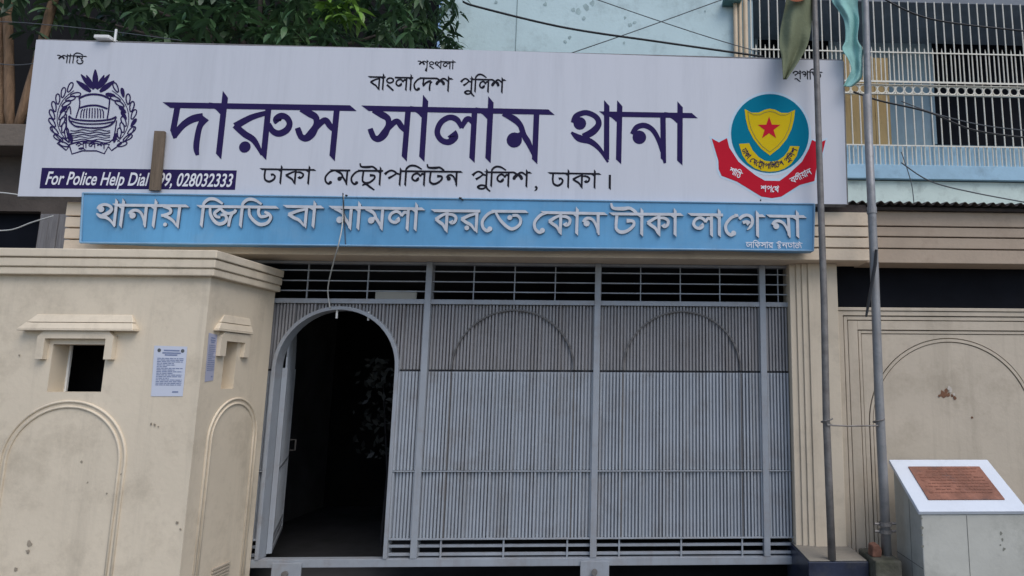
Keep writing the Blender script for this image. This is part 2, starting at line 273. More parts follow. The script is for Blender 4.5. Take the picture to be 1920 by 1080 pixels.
class Ink:
    """Collects flat or raised lettering that lies on the plane y = Y (each stroke a hair in front of the last)."""
    def __init__(s, Y, depth=0.0012, step=0.00006): s.Y = Y; s.d = depth; s.st = step; s.k = 0; s.mb = MB(); s.side = MB()
    def poly(s, pts):                                    # filled outline, in pixels of the photograph's plane
        y = s.Y - s.d - s.k*s.st; s.k = (s.k+1) % 34
        a = [P(x, yy, y) for x, yy in pts]
        if s.d > .006:
            n = len(a); s.mb.add(a, [tuple(range(n))]); s.side.add(a+[p+Vector((0,s.d,0)) for p in a], [(i,(i+1)%n,n+(i+1)%n,n+i) for i in range(n)])
        else: s.mb.add(a, [tuple(range(len(a)))])
    def strip(s, l, r):
        y = s.Y - s.d - s.k*s.st; s.k = (s.k+1) % 34; n = len(l)
        a = [P(x, yy, y) for x, yy in l] + [P(x, yy, y) for x, yy in r]
        fs = [(i, i+1, n+i+1, n+i) for i in range(n-1)]
        if s.d > .006:
            b_ = a + [p + Vector((0, s.d, 0)) for p in a[:2*n]]
            sf = [(i, 2*n+i, 2*n+i+1, i+1) for i in range(n-1)] + [(n+i, n+i+1, 3*n+i+1, 3*n+i) for i in range(n-1)]
            sf += [(0, n, 3*n, 2*n), (n-1, 3*n-1, 4*n-1, 2*n-1)]; s.side.add(b_, sf)
        s.mb.add(a, fs)
    def line(s, pts, wd, curve=True, nib=None):          # pts: (x, y[, width factor]) in pixels
        pts = [(p[0], p[1], p[2] if len(p) > 2 else 1.) for p in pts]
        if curve and len(pts) > 2: pts = spline(pts, 7)
        l = []; r = []
        for i, p in enumerate(pts):
            a = pts[max(i-1, 0)]; b = pts[min(i+1, len(pts)-1)]
            dx, dy = b[0]-a[0], b[1]-a[1]; q = math.hypot(dx, dy) or 1; h = wd*p[2]/2
            l.append((p[0]-dy/q*h, p[1]+dx/q*h)); r.append((p[0]+dy/q*h, p[1]-dx/q*h))
        if nib:                                          # slanted pen cut: (start left, start right, end left, end right) along the stroke
            dx, dy = pts[-1][0]-pts[0][0], pts[-1][1]-pts[0][1]; q = math.hypot(dx, dy) or 1; dx /= q; dy /= q
            for lst, i, t in ((l,0,-nib[0]),(r,0,-nib[1]),(l,-1,nib[2]),(r,-1,nib[3])): lst[i] = (lst[i][0]+dx*t*wd, lst[i][1]+dy*t*wd)
        s.strip(l, r)
    def disc(s, x, y, r, n=20, ry=None): s.poly([(x+r*cos(2*pi*i/n), y+(ry or r)*sin(2*pi*i/n)) for i in range(n)])
    def word(s, toks, fn, sx, H, wd, big=False):
        """fn(u, v) -> pixel, u in px along the headline, v in px below it."""
        x = 0; heads = []
        for t in toks.split():
            adv, h0, st = G[t]
            mp = lambda a, b: fn((x+a)*sx, (100-b)*H/100)
            if h0 is not None:
                if heads and abs(heads[-1][1]-(x+h0)) < 1: heads[-1][1] = x+adv
                else: heads.append([x+h0, x+adv])
            for k in st:
                if k[0] == 'D':
                    n = 16; s.poly([mp(k[1]+k[3]*cos(2*pi*i/n)*H/100/sx, k[2]+k[3]*sin(2*pi*i/n)) for i in range(n)]); continue
                pts = [(*mp(p[0], p[1]), p[2] if len(p) > 2 else 1) for p in k[1]]
                if k[0] == 'L' and abs(k[1][0][0]-k[1][1][0]) < 5 and k[1][0][1]-k[1][1][1] > 50:
                    top = k[1][0][1] > 105
                    s.line(pts, wd, False, (.75 if top else .1, -.35 if top else .1, -.55, .35))
                else: s.line(pts, wd, k[0] == 'S')
            x += adv
        for a, b in heads:
            n = max(2, int((b-a)/40)+1)
            pts = [(*fn((a-(6 if a == heads[0][0] else 0)+(b-a+(6 if a == heads[0][0] else 0)+(12 if b == x else 0))*i/(n-1))*sx, 0), 1) for i in range(n)]
            s.line(pts, wd*.95, False, (-.7 if a == heads[0][0] else 0, .7 if a == heads[0][0] else 0, .7 if b == x else 0, -.5 if b == x else 0))
        return x
    def fit(s, toks, x0, x1, y0, y1, H, wd):             # headline from (x0, y0) to (x1, y1)
        A = sum(G[t][0] for t in toks.split()); sx = (x1-x0)/A
        def fn(u, v):
            px = x0+u; return (px + (px-1252)*1.22e-4*v, y0+(y1-y0)*u/(x1-x0)+v)
        s.word(toks, fn, sx, H, wd)
    def build(s, name, m_, parent): return s.mb.build(name, m_, parent, recalc=False)

# ================================================================== GROUND
g = MB(); g.add([(-300,-300,0),(300,-300,0),(300,300,0),(-300,300,0)], [(0,1,2,3)])
struct(g.build('ground', ASPH))

# ================================================================== GATE PORTAL (entablature, columns, passage behind)
YE = -.30
XL = PX(120, 420, YE); XR = PX(1631, 440, YE)
port = thing('gate_portal', 'cream plastered gate portal, grooved beam and ribbed column carrying the signs over the gate', 'gateway', (-1.4, 0, 0))
zs = [PZ(1560, y, YE) for y in (397.5, 424.5, 444.8, 465.2, 487)]
for i in range(4):
    b = MB(); b.box(XL, XR, YE+.012*i*.5, -.02, zs[i+1]+(.010 if i < 3 else 0), zs[i]); b.build('beam_board', CREAM_E, port, .004)
b = MB(); b.box(XL+.02, XR-.02, YE+.05, -.025, zs[4]+.02, zs[0]-.02); b.build('beam_core', CREAM_E, port)
ZL = zs[4]
# right column, ribbed
YC = -.14
cx = [PX(x, 760, YC) for x in (1488, 1500, 1500, 1510, 1510, 1521, 1521, 1577, 1580, 1586)]
col = MB()
col.box(cx[0], cx[1], YC+.03, .12, .385, ZL); col.box(cx[2], cx[3], YC+.015, .12, .385, ZL); col.box(cx[4], cx[5], YC, .12, .385, ZL)
col.box(cx[6], cx[7], YC-.015, .12, .385, ZL)
col.build('column', CREAM, port, .004)
b = MB(); b.box(cx[1]-.01, cx[6]+.02, YC+.042, .11, .39, ZL-.01); b.build('column_core', CREAM, port)
b = MB(); b.box(cx[0]-.02, cx[7]+.03, -.53, .12, 0, .385); b.build('column_base', TILE, port, .006)
b = MB(); b.box(cx[0]-.012, cx[7]+.02, -.518, .11, .3855, .393); b.build('mortar_bed', mat('dirty_mortar', (.27,.245,.205), .95, .3, 5, .3, 30, stain=(.12,.11,.09), stain_amt=.8, stain_scale=5), port, .003)
# left column (behind the guard box) and passage walls, ceiling
b = MB(); b.box(XL, XL+.55, YC, .12, 0, ZL); b.build('column', CREAM, port, .004)
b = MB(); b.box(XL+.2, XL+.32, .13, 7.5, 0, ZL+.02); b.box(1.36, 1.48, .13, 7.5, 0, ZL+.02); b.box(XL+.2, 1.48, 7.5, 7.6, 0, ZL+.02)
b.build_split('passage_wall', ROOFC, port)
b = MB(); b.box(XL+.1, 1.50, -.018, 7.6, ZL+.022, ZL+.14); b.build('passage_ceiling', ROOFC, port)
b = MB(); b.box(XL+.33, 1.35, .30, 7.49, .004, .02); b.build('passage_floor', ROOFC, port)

# ================================================================== GATE
gate = thing('gate', 'grey corrugated steel gate with open arched wicket door under the blue sign', 'gate', (-.8, 0, 0))
GL, GR = PX(330, 700, 0), PX(1491, 800, 0)
zt, zb = ZL, PZ(1100, 1058, 0)
zrail = PZ(1100, 574, 0); zs1 = PZ(1100, 695.5, 0); zs2 = PZ(1100, 882.5, 0); zp = PZ(1100, 1006, 0); zbr = PZ(1100, 1043, 0)
posts = [PX(793.5, 770, 0), PX(1117.5, 770, 0), PX(1432, 770, 0)]
ARC_L, ARC_R = -2.787, -1.877; AC = (ARC_L+ARC_R)/2; AR = (ARC_R-ARC_L)/2; AZ = 2.153-AR
A2 = [PX(848, 690, 0), PX(1077, 690, 0)]; A3 = [PX(1168, 690, 0), PX(1388, 690, 0)]
zarch = PZ(960, 582, 0)
def corr(mb, x0, x1, zf, y0=-.004, pitch=.0262, dep=.028):
    n = max(1, round((x1-x0)/pitch)); p = (x1-x0)/n
    prof = [(0,0),(.34,0),(.40,1),(.90,1),(.96,0),(1,0)]
    for i in range(n):
        q_ = .6+.55*((i*7919 % 13)/12)
        for (a, ya), (c, yc) in zip(prof, prof[1:]):
            xa, xc = x0+(i+a)*p, x0+(i+c)*p; ya *= q_; yc *= q_
            for z0, z1 in zf((xa+xc)/2):
                if z1-z0 > .001: mb.add([(xa,y0-dep*ya,z0),(xc,y0-dep*yc,z0),(xc,y0-dep*yc,z1),(xa,y0-dep*ya,z1)], [(0,1,2,3)])
def archcut(z0, z1):
    def zf(x):
        if not (ARC_L < x < ARC_R): return [(z0, z1)]
        za = AZ + math.sqrt(max(0, AR*AR-(x-AC)**2)); return [(max(z0, za), z1)] if za < z1 else []
    return zf
bays = [(GL, posts[0]-.02, None), (posts[0]+.02, posts[1]-.02, A2), (posts[1]+.02, posts[2]-.02, A3), (posts[2]+.02, GR, None)]
for i, (a, c, ar) in enumerate(bays):
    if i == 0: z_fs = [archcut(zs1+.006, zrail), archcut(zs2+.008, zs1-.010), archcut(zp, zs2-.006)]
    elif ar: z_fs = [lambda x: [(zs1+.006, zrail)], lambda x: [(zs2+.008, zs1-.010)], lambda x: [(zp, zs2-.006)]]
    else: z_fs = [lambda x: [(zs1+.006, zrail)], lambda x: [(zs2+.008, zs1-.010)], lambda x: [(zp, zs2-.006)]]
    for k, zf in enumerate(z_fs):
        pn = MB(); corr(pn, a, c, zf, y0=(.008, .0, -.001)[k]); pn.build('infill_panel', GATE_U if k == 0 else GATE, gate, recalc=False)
for x in posts:
    b = MB(); b.box(x-.024, x+.024, -.045, .03, zbr, zt); b.build('post', GATE_F, gate, .003)
b = MB(); b.box(GR-.002, GR+.02, -.03, .03, zbr, zt); b.build('post', GATE_F, gate, .003)
b = MB(); b.box(GL-.03, GL-.002, -.03, .03, zbr, zt); b.build('post', GATE_F, gate, .003)
def rail(z0, z1, y0, y1, cut=False, m_=None):
    b = MB()
    for i, (a, c, ar) in enumerate(bays):
        a += .001; c -= .001
        if i == 0 and cut: b.box(a, ARC_L-.012, y0, y1, z0, z1); b.box(ARC_R+.012, c, y0, y1, z0, z1)
        else: b.box(a, c, y0, y1, z0, z1)
    b.build_split('rail', m_ or GATE_F, gate, bevel=.002)
rail(zrail+.003, zrail+.04, -.036, .028)
rail(zs2-.003, zs2+.005, -.038, .02, True)
rail(zs1-.0095, zs1+.0055, -.002, .02, True, DARK)  # dark strip paints in the shadow gap between upper and middle sheets
rail(zp-.012, zp-.001, -.036, .012, True)
b = MB(); b.box(GL, GR, -.042, .032, zb, zbr-.001); b.build('bottom_rail', GATE_F, gate, .003)
# louvre bars above, grille bars below
for k, y in enumerate((512, 531, 549.5)):
    b = MB(); z = PZ(1100, y, 0)
    for a, c, _ in bays: b.box(a, c, -.012, .012, z-.0045, z+.0045)
    b.build_split('louvre_bar', GATE, gate, bevel=.002)
b = MB(); b.box(GL, GR, -.03, .03, zt-.022, zt-.002); b.build('rail', GATE_F, gate, .002)
for a, c, ar in bays:
    n = 4 if c-a > .5 else 2
    for i in range(1, n):
        x = a+(c-a)*i/n; b = MB(); b.box(x-.004, x+.004, -.006, .006, zrail+.041, zt-.023); b.build('upright_rod', GATE_F, gate)
for k, y in enumerate((1021.5, 1037)):
    b = MB(); z = PZ(1100, y, 0)
    for i, (a, c, _) in enumerate(bays):
        if i == 0: b.box(a, ARC_L-.012, -.014, .012, z-.010, z+.010); b.box(ARC_R+.012, c, -.014, .012, z-.010, z+.010)
        else: b.box(a, c, -.014, .012, z-.010, z+.010)
    b.build_split('grille_bar', GATE_F, gate, bevel=.002)
for px in (828, 945, 1064, 1161, 1277, 1391, 1486):
    x = PX(px, 1025, 0); b = MB(); b.box(x-.006, x+.006, -.022, -.0145, zbr, zp-.012); b.build('upright_rod', GATE_F, gate)
# blind arches: thin flat bars welded over the sheets of the two middle bays
for ar in (A2, A3):
    c, hw, hh = (ar[0]+ar[1])/2, (ar[1]-ar[0])/2, zarch-zs1
    def el(k): return [(c-(hw+k)*cos(pi*t/40), zs1+.008+(hh+k-.008)*sin(pi*t/40)) for t in range(41)]
    b = MB(); b.ring(el(-.006), el(.005), -.0315, -.016, closed=False); b.build('blind_arch_bar', BARD, gate)
    for x in ar:
        for z0, z1 in ((zs2+.010, zs1-.012), (zp+.002, zs2-.008)):
            b = MB(); b.box(x-.0045, x+.0045, -.0275, -.016, z0, z1); b.build('blind_arch_bar', BARD, gate)
# arch frame of the wicket
def arch_pts(xc, r, zc, zbot, n=28):
    pts = [(xc-r, zbot)] + [(xc-r*cos(pi*i/n), zc+r*sin(pi*i/n)) for i in range(n+1)] + [(xc+r, zbot)]
    return pts
b = MB(); b.ring(arch_pts(AC, AR-.004, AZ, zbr), arch_pts(AC, AR+.024, AZ, zbr), -.050, .055, closed=False); b.build('arch_frame', GATE_F, gate, .003)
for px in (634, 693):                                  # small hooks hanging from the arch
    p = P(px, 588 if px == 634 else 592, .0); b = MB(); b.tube([p+Vector((0,-.02,.03)), p+Vector((0,-.02,-.04))], .008, 6); b.build('hook', WHITE, gate)
# wicket leaf, swung inwards
ang = radians(114); hx, hy = ARC_L+.02, .06; W = .87
ux, uy = cos(ang), sin(ang)
lf = MB(); n = 33
for i in range(n):                                     # corrugated leaf, ribs facing the passage
    for (a, ya), (c, yc) in zip([(0,0),(.3,0),(.42,1),(.72,1),(.84,0),(1,0)], [(.3,0),(.42,1),(.72,1),(.84,0),(1,0),(1,0)]):
        if c <= a: continue
        s0, s1 = W*(i+a)/n, W*(i+c)/n
        t = ((s0+s1)/2)/W*2-1; ztop = AZ+.42*math.sqrt(max(0, 1-t*t))
        q = [(hx+ux*s_-uy*d*-.01, hy+uy*s_+ux*d*-.01) for s_, d in ((s0,ya),(s1,yc))]
        lf.add([(q[0][0],q[0][1],zp),(q[1][0],q[1][1],zp),(q[1][0],q[1][1],ztop),(q[0][0],q[0][1],ztop)], [(0,1,2,3)])
leaf = lf.build('wicket_door', GATE, gate, recalc=False)
fr = MB()
def bar(mb, s0, s1, z0, z1, th=.018):
    p = [(hx+ux*s0, hy+uy*s0), (hx+ux*s1, hy+uy*s1)]; nx, ny = -uy*th, ux*th
    mb.hexa([(p[0][0]-nx,p[0][1]-ny,z0),(p[1][0]-nx,p[1][1]-ny,z0),(p[1][0]-nx,p[1][1]-ny,z1),(p[0][0]-nx,p[0][1]-ny,z1)],
            [(p[0][0]+nx,p[0][1]+ny,z0),(p[1][0]+nx,p[1][1]+ny,z0),(p[1][0]+nx,p[1][1]+ny,z1),(p[0][0]+nx,p[0][1]+ny,z1)])
bar(fr, -.012, .022, zbr+.02, AZ); bar(fr, W-.022, W+.01, zbr+.02, AZ); bar(fr, .023, W-.023, zbr+.02, zbr+.05)
for z in (zs2, zp, zbr+.09, zbr+.135): bar(fr, .023, W-.023, z-.008, z+.008, .014)
fr.build('leaf_frame', GATE_F, leaf)
b = MB(); p = Vector((hx+ux*(W-.06), hy+uy*(W-.06), 1.08)); b.tube([p+Vector((.03,.0,.0)), p+Vector((.07,.01,0)), p+Vector((.07,.01,-.09)), p+Vector((.03,0,-.09))], .008, 6); b.build('handle', STEEL_D, leaf)
# drop-bolt plates at the foot
for a, c in ((509, 564), (1088, 1142)):
    x0, x1 = PX(a, 1066, -.06), PX(c, 1066, -.06); zz = PZ(1100, 1052, -.06)
    b = MB(); b.box(x0, x1, -.062, -.044, .03, zz); pl = b.build('bolt_plate', GATE_F, gate, .004)
    b = MB(); xm = (x0+x1)/2; b.tube([(xm,-.065,zz-.075), (xm,-.085,zz-.075)], .022, 12); b.tube([(xm,-.075,zz-.095), (xm,-.075,.03)], .012, 8); b.build('drop_bolt', STEEL_D, pl)

# ================================================================== GUARD BOX
kx, kyf, kyb, kz = -2.835, -.80, -.05, 2.452
kc = PX(120, 870, kyf); kxl = kc-(kx-kc)
kio = thing('guard_box', 'square cream plastered guard box with a flat moulded cornice, left of the gate', 'guard box', (kc, -.42, 0))
ww = [PX(94, 690, kyf), PX(195, 690, kyf), PZ(140, 735, kyf), PZ(140, 645.5, kyf)]
kzt = PZ(300, 518, kyf)
wl = MB(); T = .12
wl.box(kxl, kx, kyf, kyf+T, 0, ww[2]); wl.box(kxl, kx, kyf, kyf+T, ww[3], kzt+.02); wl.box(kxl, ww[0], kyf, kyf+T, ww[2], ww[3]); wl.box(ww[1], kx, kyf, kyf+T, ww[2], ww[3])
# side wall with its blind slit
s_y0, s_z0 = Q(414, 730, kx).y, Q(420, 729, kx).z; s_y1, s_z1 = Q(445, 650, kx).y, Q(440, 640, kx).z
wl.box(kx-T, kx, kyf+T, kyb, 0, s_z0); wl.box(kx-T, kx, kyf+T, kyb, s_z1, kzt+.02)
wl.box(kx-T, kx, kyf+T, s_y0, s_z0, s_z1); wl.box(kx-T, kx, s_y1, kyb, s_z0, s_z1); wl.box(kx-T, kx-T+.02, s_y0, s_y1, s_z0, s_z1)
wl.box(kxl, kxl+T, kyf+T, kyb, 0, kzt+.02); wl.box(kxl+T, kx-T, kyb-T, kyb, 0, kzt+.02)
bmw = bmesh.new(); me = bpy.data.meshes.new('tmp'); me.from_pydata(wl.v, [], wl.f)
wall = wl.build('wall', CREAM_K, kio)
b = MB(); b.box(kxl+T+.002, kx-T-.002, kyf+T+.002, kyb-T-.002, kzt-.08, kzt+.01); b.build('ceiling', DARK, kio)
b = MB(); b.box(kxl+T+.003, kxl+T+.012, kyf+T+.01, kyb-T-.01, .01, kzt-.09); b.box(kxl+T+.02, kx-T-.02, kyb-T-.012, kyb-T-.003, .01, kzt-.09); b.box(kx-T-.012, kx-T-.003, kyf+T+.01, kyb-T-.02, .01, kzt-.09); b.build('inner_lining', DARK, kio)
bands = [(kzt, PZ(300, 505.5, kyf), .040), (PZ(300, 503.5, kyf), PZ(300, 488, kyf), .048), (PZ(300, 486, kyf), kz, .056)]
for z0, z1, pr in bands:
    b = MB(); b.box(kxl-pr, kx+pr, kyf-pr, kyb, z0, z1); b.build('cornice_band', CREAM_K, kio, .006)
b = MB(); b.box(kxl-.03, kx+.03, kyf-.03, kyb, kzt+.005, kz-.005); b.build('cornice_core', CREAM_K, kio)
# front window dressing
def hood(pts_bot, pts_top, z0, zm, z1, face, proj_, nm, lip=.012):
    """Two-stage weathered hood: pts are (a0, a1) extents along the face; face maps (a, out, z) to a point."""
    (b0, b1), (t0, t1) = pts_bot, pts_top; mm = MB()
    q0 = (b0*.55+t0*.45, b1*.55+t1*.45)
    def quad(e, o, z): return [face(e[0],-.0,z), face(e[1],-.0,z), face(e[1],o,z), face(e[0],o,z)]
    A = quad((b0,b1), proj_, z0); A2_ = quad((b0,b1), proj_, z0+.012); B = quad(q0, proj_*.62, zm); C = quad(q0, proj_*.55, zm+.004); D = quad((t0,t1), .006, z1)
    for lo, hi in ((A,A2_),(A2_,B),(C,D)): mm.hexa(lo, hi)
    return mm.build(nm, CREAM_K, kio, .003)
front = lambda a, o, z: (a, kyf-o, z)
side = lambda a, o, z: (kx+o, a, z)
hood((PX(46,620,kyf), PX(261,620,kyf)), (PX(71,590,kyf), PX(249,590,kyf)), PZ(150,621,kyf), PZ(150,606,kyf), PZ(150,590,kyf), front, .055, 'window_hood')
def surround(face, a0, a1, t, z0, zt_, ch, proj_, nm):
    out = [(a0,z0),(a0,zt_-ch),(a0+ch,zt_),(a1-ch,zt_),(a1,zt_-ch),(a1,z0)]
    inn = [(a0+t,z0),(a0+t,zt_-t-.001),(a0+t+.001,zt_-t),(a1-t-.001,zt_-t),(a1-t,zt_-t-.001),(a1-t,z0)]
    mm = MB(); vs = []
    for o in (0, proj_): vs += [face(a,o,z) for a, z in out]+[face(a,o,z) for a, z in inn]
    fs = []
    for i in range(5): fs += [(i,i+1,7+i,6+i),(12+i,18+i,19+i,13+i),(i,12+i,13+i,i+1),(6+i,7+i,19+i,18+i)]
    fs += [(0,6,18,12),(5,17,23,11)]
    mm.add(vs, fs); return mm.build(nm, CREAM_K, kio, .004)
surround(front, PX(77,650,kyf), PX(219,650,kyf), .048, PZ(150,674,kyf), PZ(150,621.5,kyf), .035, .036, 'window_surround')
h0, h1 = Q(409,622,kx+.03), Q(473.5,624,kx+.03)
hz = Q(440, 623.5, kx+.03).z; hz1 = Q(445, 594, kx).z
hood((h0.y-.005, h1.y+.0), (Q(419,594,kx).y, Q(467.5,595,kx).y), hz, hz+(hz1-hz)*.5, hz1, side, .038, 'window_hood')
surround(side, Q(412,648,kx+.02).y, Q(467,650,kx+.02).y, .06, Q(420,668,kx+.02).z, hz-.004, .03, .028, 'window_surround')
# arched beads
def bead_arch(face, c, r, zc, nm, rr=.0085):
    for k, dr in enumerate((0, .034)):
        pts = [face(c-(r-dr), .002, .0)] + [face(c-(r-dr)*cos(pi*i/40), .002, zc+(r-dr)*sin(pi*i/40)) for i in range(41)] + [face(c+(r-dr), .002, .0)]
        mm = MB(); mm.tube(pts, rr, 8); mm.build(nm, CREAM_K, kio, smooth=True)
zc = PZ(120, 868, kyf); rk = PZ(120, 754, kyf)-zc
bead_arch(front, kc-.01, rk+.005, zc, 'arch_bead')
yc = kyf+.40; zc2 = Q(432, 748, kx).z-.27
bead_arch(side, yc, .27, zc2, 'arch_bead')
for k in range(4):
    b = MB(); z = Q(410, 1062+k*6, kx).z; y0, y1 = Q(396,1070,kx).y, Q(428,1066,kx).y; b.box(kx+.001, kx+.012, y0, y1, z-.006, z+.004); b.build('vent_slat', CREAM_W, kio)
# chips and scuffs in the plaster, small irregular flakes
def flake(mb, px, py, r, Y, n=9):
    pts = []
    for i in range(n):
        q = r*random.uniform(.5, 1.2); pts.append((px+q*cos(2*pi*i/n), py+q*1.2*sin(2*pi*i/n)))
    mb.add([P(x, y, Y-.0012-.00035*len(mb.pieces)) for x, y in pts], [tuple(range(n))])
b = MB(); b.box(ww[0]-.001, ww[0]+.012, kyf+T+.001, kyf+T+.014, ww[2], ww[3]); b.build('window_lining', WHITE, kio)
fl = MB()
for px, py, r in ((153,866,3.5),(164,905,2),(228,889,3),(200,925,2.2),(55,1020,6),(52,1034,4),(30,1068,4),(332,980,3),(338,992,2.2),(290,797,3),(283,795,2),(297,800,2),(36,666,1.8)): flake(fl, px, py, r, kyf)
fl.build_split('plaster_chip', mat('plaster_chip', (.33,.28,.215), .95, .4, 20), kio, recalc=False)

# notices pasted on the guard box
def notice(label, face_pts, off, m_, rows, seed, logos=True):
    """face_pts: four corners (tl, tr, br, bl) as points on the wall."""
    rnd = random.Random(seed); tl, tr, br, bl = [Vector(p)+Vector(off)*.002 for p in face_pts]
    at_ = lambda u, v, k=0: (tl*(1-u)+tr*u)*(1-v) + (bl*(1-u)+br*u)*v + Vector(off)*.0009*k
    mm = MB(); N = 6
    mm.hexa([at_(0,0),at_(1,0),at_(1,1),at_(0,1)], [at_(0,0,.8),at_(1,0,.8),at_(1,1,.8),at_(0,1,.8)])
    o = mm.build('notice_paper', m_, None); tag(o, label, 'notice')
    pr = MB()
    for r in range(rows):
        v = .24+.56*r/rows; e = .92 if rnd.random() < .75 else rnd.uniform(.4, .8); x = .12
        while x < e:
            l_ = rnd.uniform(.05, .16); x1 = min(e, x+l_); pr.add([at_(x,v,2),at_(x1,v,2),at_(x1,v+.0165,2),at_(x,v+.0165,2)], [(0,1,2,3)]); x = x1+.02
    for x0, x1, v in ((.3,.78,.075),(.26,.82,.125),(.34,.72,.165),(.66,.85,.9)): pr.add([at_(x0,v,2),at_(x1,v,2),at_(x1,v+.028,2),at_(x0,v+.028,2)], [(0,1,2,3)])
    c = pr.build('printed_lines', PRINT, o, recalc=False)
    if logos:
        lg = MB()
        for u in (.16, .87): lg.add([at_(u+.055*cos(i*pi/8), .09+.038*sin(i*pi/8), 2) for i in range(16)], [tuple(range(16))])
        lg.build('printed_seal', PRINT_G, o, recalc=False)
notice('white printed notice with two round seals pasted on the front of the guard box', [P(290,648,kyf),P(352,650,kyf),P(343,743,kyf),P(283.5,743,kyf)], (0,-1,0), PAPER, 17, 3)
notice('narrow lilac notice seen edge-on beside the blind slit on the guard box side', [Q(391,624,kx),Q(407,628,kx),Q(399,713,kx),Q(383,716,kx)], (1,0,0), PAPER_L, 14, 5, False)

# ================================================================== BLUE SIGN
YB = -.42
bs = thing('fascia_sign', 'long blue metal sign board with raised white letters fixed over the gate', 'sign', (-1.36, YB, P(840,470,YB).z))
cs = [P(155,362,YB), P(1527,382.5,YB), P(1525,470,YB), P(150,454.5,YB)]
def bilin(u, v): return (cs[0]*(1-u)+cs[1]*u)*(1-v)+(cs[3]*(1-u)+cs[2]*u)*v
mm = MB(); NX = 60; rb = random.Random(4); ph = [rb.uniform(0,6) for _ in range(4)]
fr_ = []; 
for j in range(3):
    for i in range(NX+1):
        u = i/NX; p = bilin(u, j/2); wob = .004*sin(u*23+ph[0])+.003*sin(u*41+ph[1])
        if j == 2: p = p+Vector((0, 0, .006*sin(u*14+ph[2])+.003*sin(u*37+ph[3])))
        fr_.append((p.x, p.y+wob*(j/2)+.006, p.z))
n0 = (NX+1)*3
mm.add(fr_+[(x, YB+.09, z) for x, y, z in fr_], [(j*(NX+1)+i, j*(NX+1)+i+1, (j+1)*(NX+1)+i+1, (j+1)*(NX+1)+i) for j in range(2) for i in range(NX)]
       + [(n0+j*(NX+1)+i, n0+(j+1)*(NX+1)+i, n0+(j+1)*(NX+1)+i+1, n0+j*(NX+1)+i+1) for j in range(2) for i in range(NX)]
       + [(i, n0+i, n0+i+1, i+1) for i in range(NX)] + [(2*(NX+1)+i, 2*(NX+1)+i+1, n0+2*(NX+1)+i+1, n0+2*(NX+1)+i) for i in range(NX)]
       + [(j*(NX+1), (j+1)*(NX+1), n0+(j+1)*(NX+1), n0+j*(NX+1)) for j in range(2)] + [(j*(NX+1)+NX, n0+j*(NX+1)+NX, n0+(j+1)*(NX+1)+NX, (j+1)*(NX+1)+NX) for j in range(2)])
mm.build('sign_panel', BLUE, bs)
mm = MB()
for a, c in ((0,1),(1,2),(2,3),(3,0)): mm.tube([cs[a]+Vector((0,.004,0)), cs[c]+Vector((0,.004,0))], .0075, 6)
mm.build('edge_trim', BLUE_E, bs)
WORDS = [('tha aa na aa ya',180,345,384,386,40), ('i ja i dda',374,515,387,388.5,37), ('ba aa',537,598,387,388,38), ('ma aa ma la aa',622,788,388.5,391.5,40),
         ('ka ra e ta',814,982,395,396.5,39), ('e ka aa na',998,1130,398,400.5,39.5), ('tta aa ka aa',1148,1273,401,402,39.5), ('la aa e ga',1295,1427,402,404.5,39.5), ('na aa',1443,1503,405,406,39)]
for t, x0, x1, y0, y1, H in WORDS:
    ink = Ink(YB+.004, .012, .00012); ink.fit(t, x0, x1, y0, y1, H, 5.5); rl = ink.build('raised_letters', LETW, bs); ink.side.build('letter_returns', LETD, rl, recalc=False)
ink = Ink(YB-.002)
ink.fit('a i pha sa aa ra', 1399, 1449, 454.5, 455.2, 10, 1.3); ink.build('small_lettering', INK_W, bs); ink = Ink(YB-.002); ink.fit('I na cha aa rja', 1456, 1503, 455.4, 456, 10, 1.3)
ink.build('small_lettering', INK_W, bs)
mm = MB(); pa_, pb_ = P(643.5,364,YB+.003), P(648,463,YB+.003); wv = Vector((.004,0,0)); mm.add([pa_-wv, pa_+wv, pb_+wv, pb_-wv], [(0,1,2,3)]); mm.build('sheet_joint', LETD, bs, recalc=False)
mm = MB()
for px, py, s_ in ((861,371,6),(866,374,3),(648,366,4),(1425,375,3)):
    p = P(px, py, YB-.004); mm.tube([p, p+Vector((s_*.003,0,-.004))], .007, 6)
mm.build_split('fixing', CABLE, bs)

# ================================================================== WHITE BANNER
YN = -.37
bn = thing('banner', 'large white police station banner with big navy lettering and two emblems', 'banner', (-1.5, YN, P(800,375,YN).z))
q4 = [P(68,74.5,YN), P(1580,113,YN), P(1588,383,YN), P(33,368,YN)]
NX, NZ = 90, 14; mm = MB(); vs_ = []
for j in range(NZ+1):
    for i in range(NX+1):
        u, v = i/NX, j/NZ; p = (q4[0]*(1-u)+q4[1]*u)*(1-v)+(q4[3]*(1-u)+q4[2]*u)*v
        vs_.append((p.x, p.y, p.z - .006*sin(u*9)*(1-v)))
mm.add(vs_, [(j*(NX+1)+i, j*(NX+1)+i+1, (j+1)*(NX+1)+i+1, (j+1)*(NX+1)+i) for j in range(NZ) for i in range(NX)])
mm.build('vinyl_sheet', BANNER, bn, recalc=False)
bk = MB()
for (a, c) in ((0,1),(3,2),(0,3),(1,2)): bk.tube([q4[a]+Vector((0,.022,0)), q4[c]+Vector((0,.022,0))], .018, 4)
for k in range(1, 6):
    u = k/6; bk.tube([q4[0]*(1-u)+q4[1]*u+Vector((0,.022,-.02)), q4[3]*(1-u)+q4[2]*u+Vector((0,.022,.02))], .015, 4)
bk.build('back_frame', STEEL_D, bn)
for a_ in (('da aa ru sa', 318, 650, 197, 202.5, 94, 11.2), ('sa aa la aa ma', 690, 1022, 203, 210, 92.5, 10.6), ('tha aa na aa', 1067, 1290, 212.5, 216.5, 88.5, 10.2)):
    big = Ink(YN); big.fit(*a_); big.build('main_lettering', INK_N, bn)
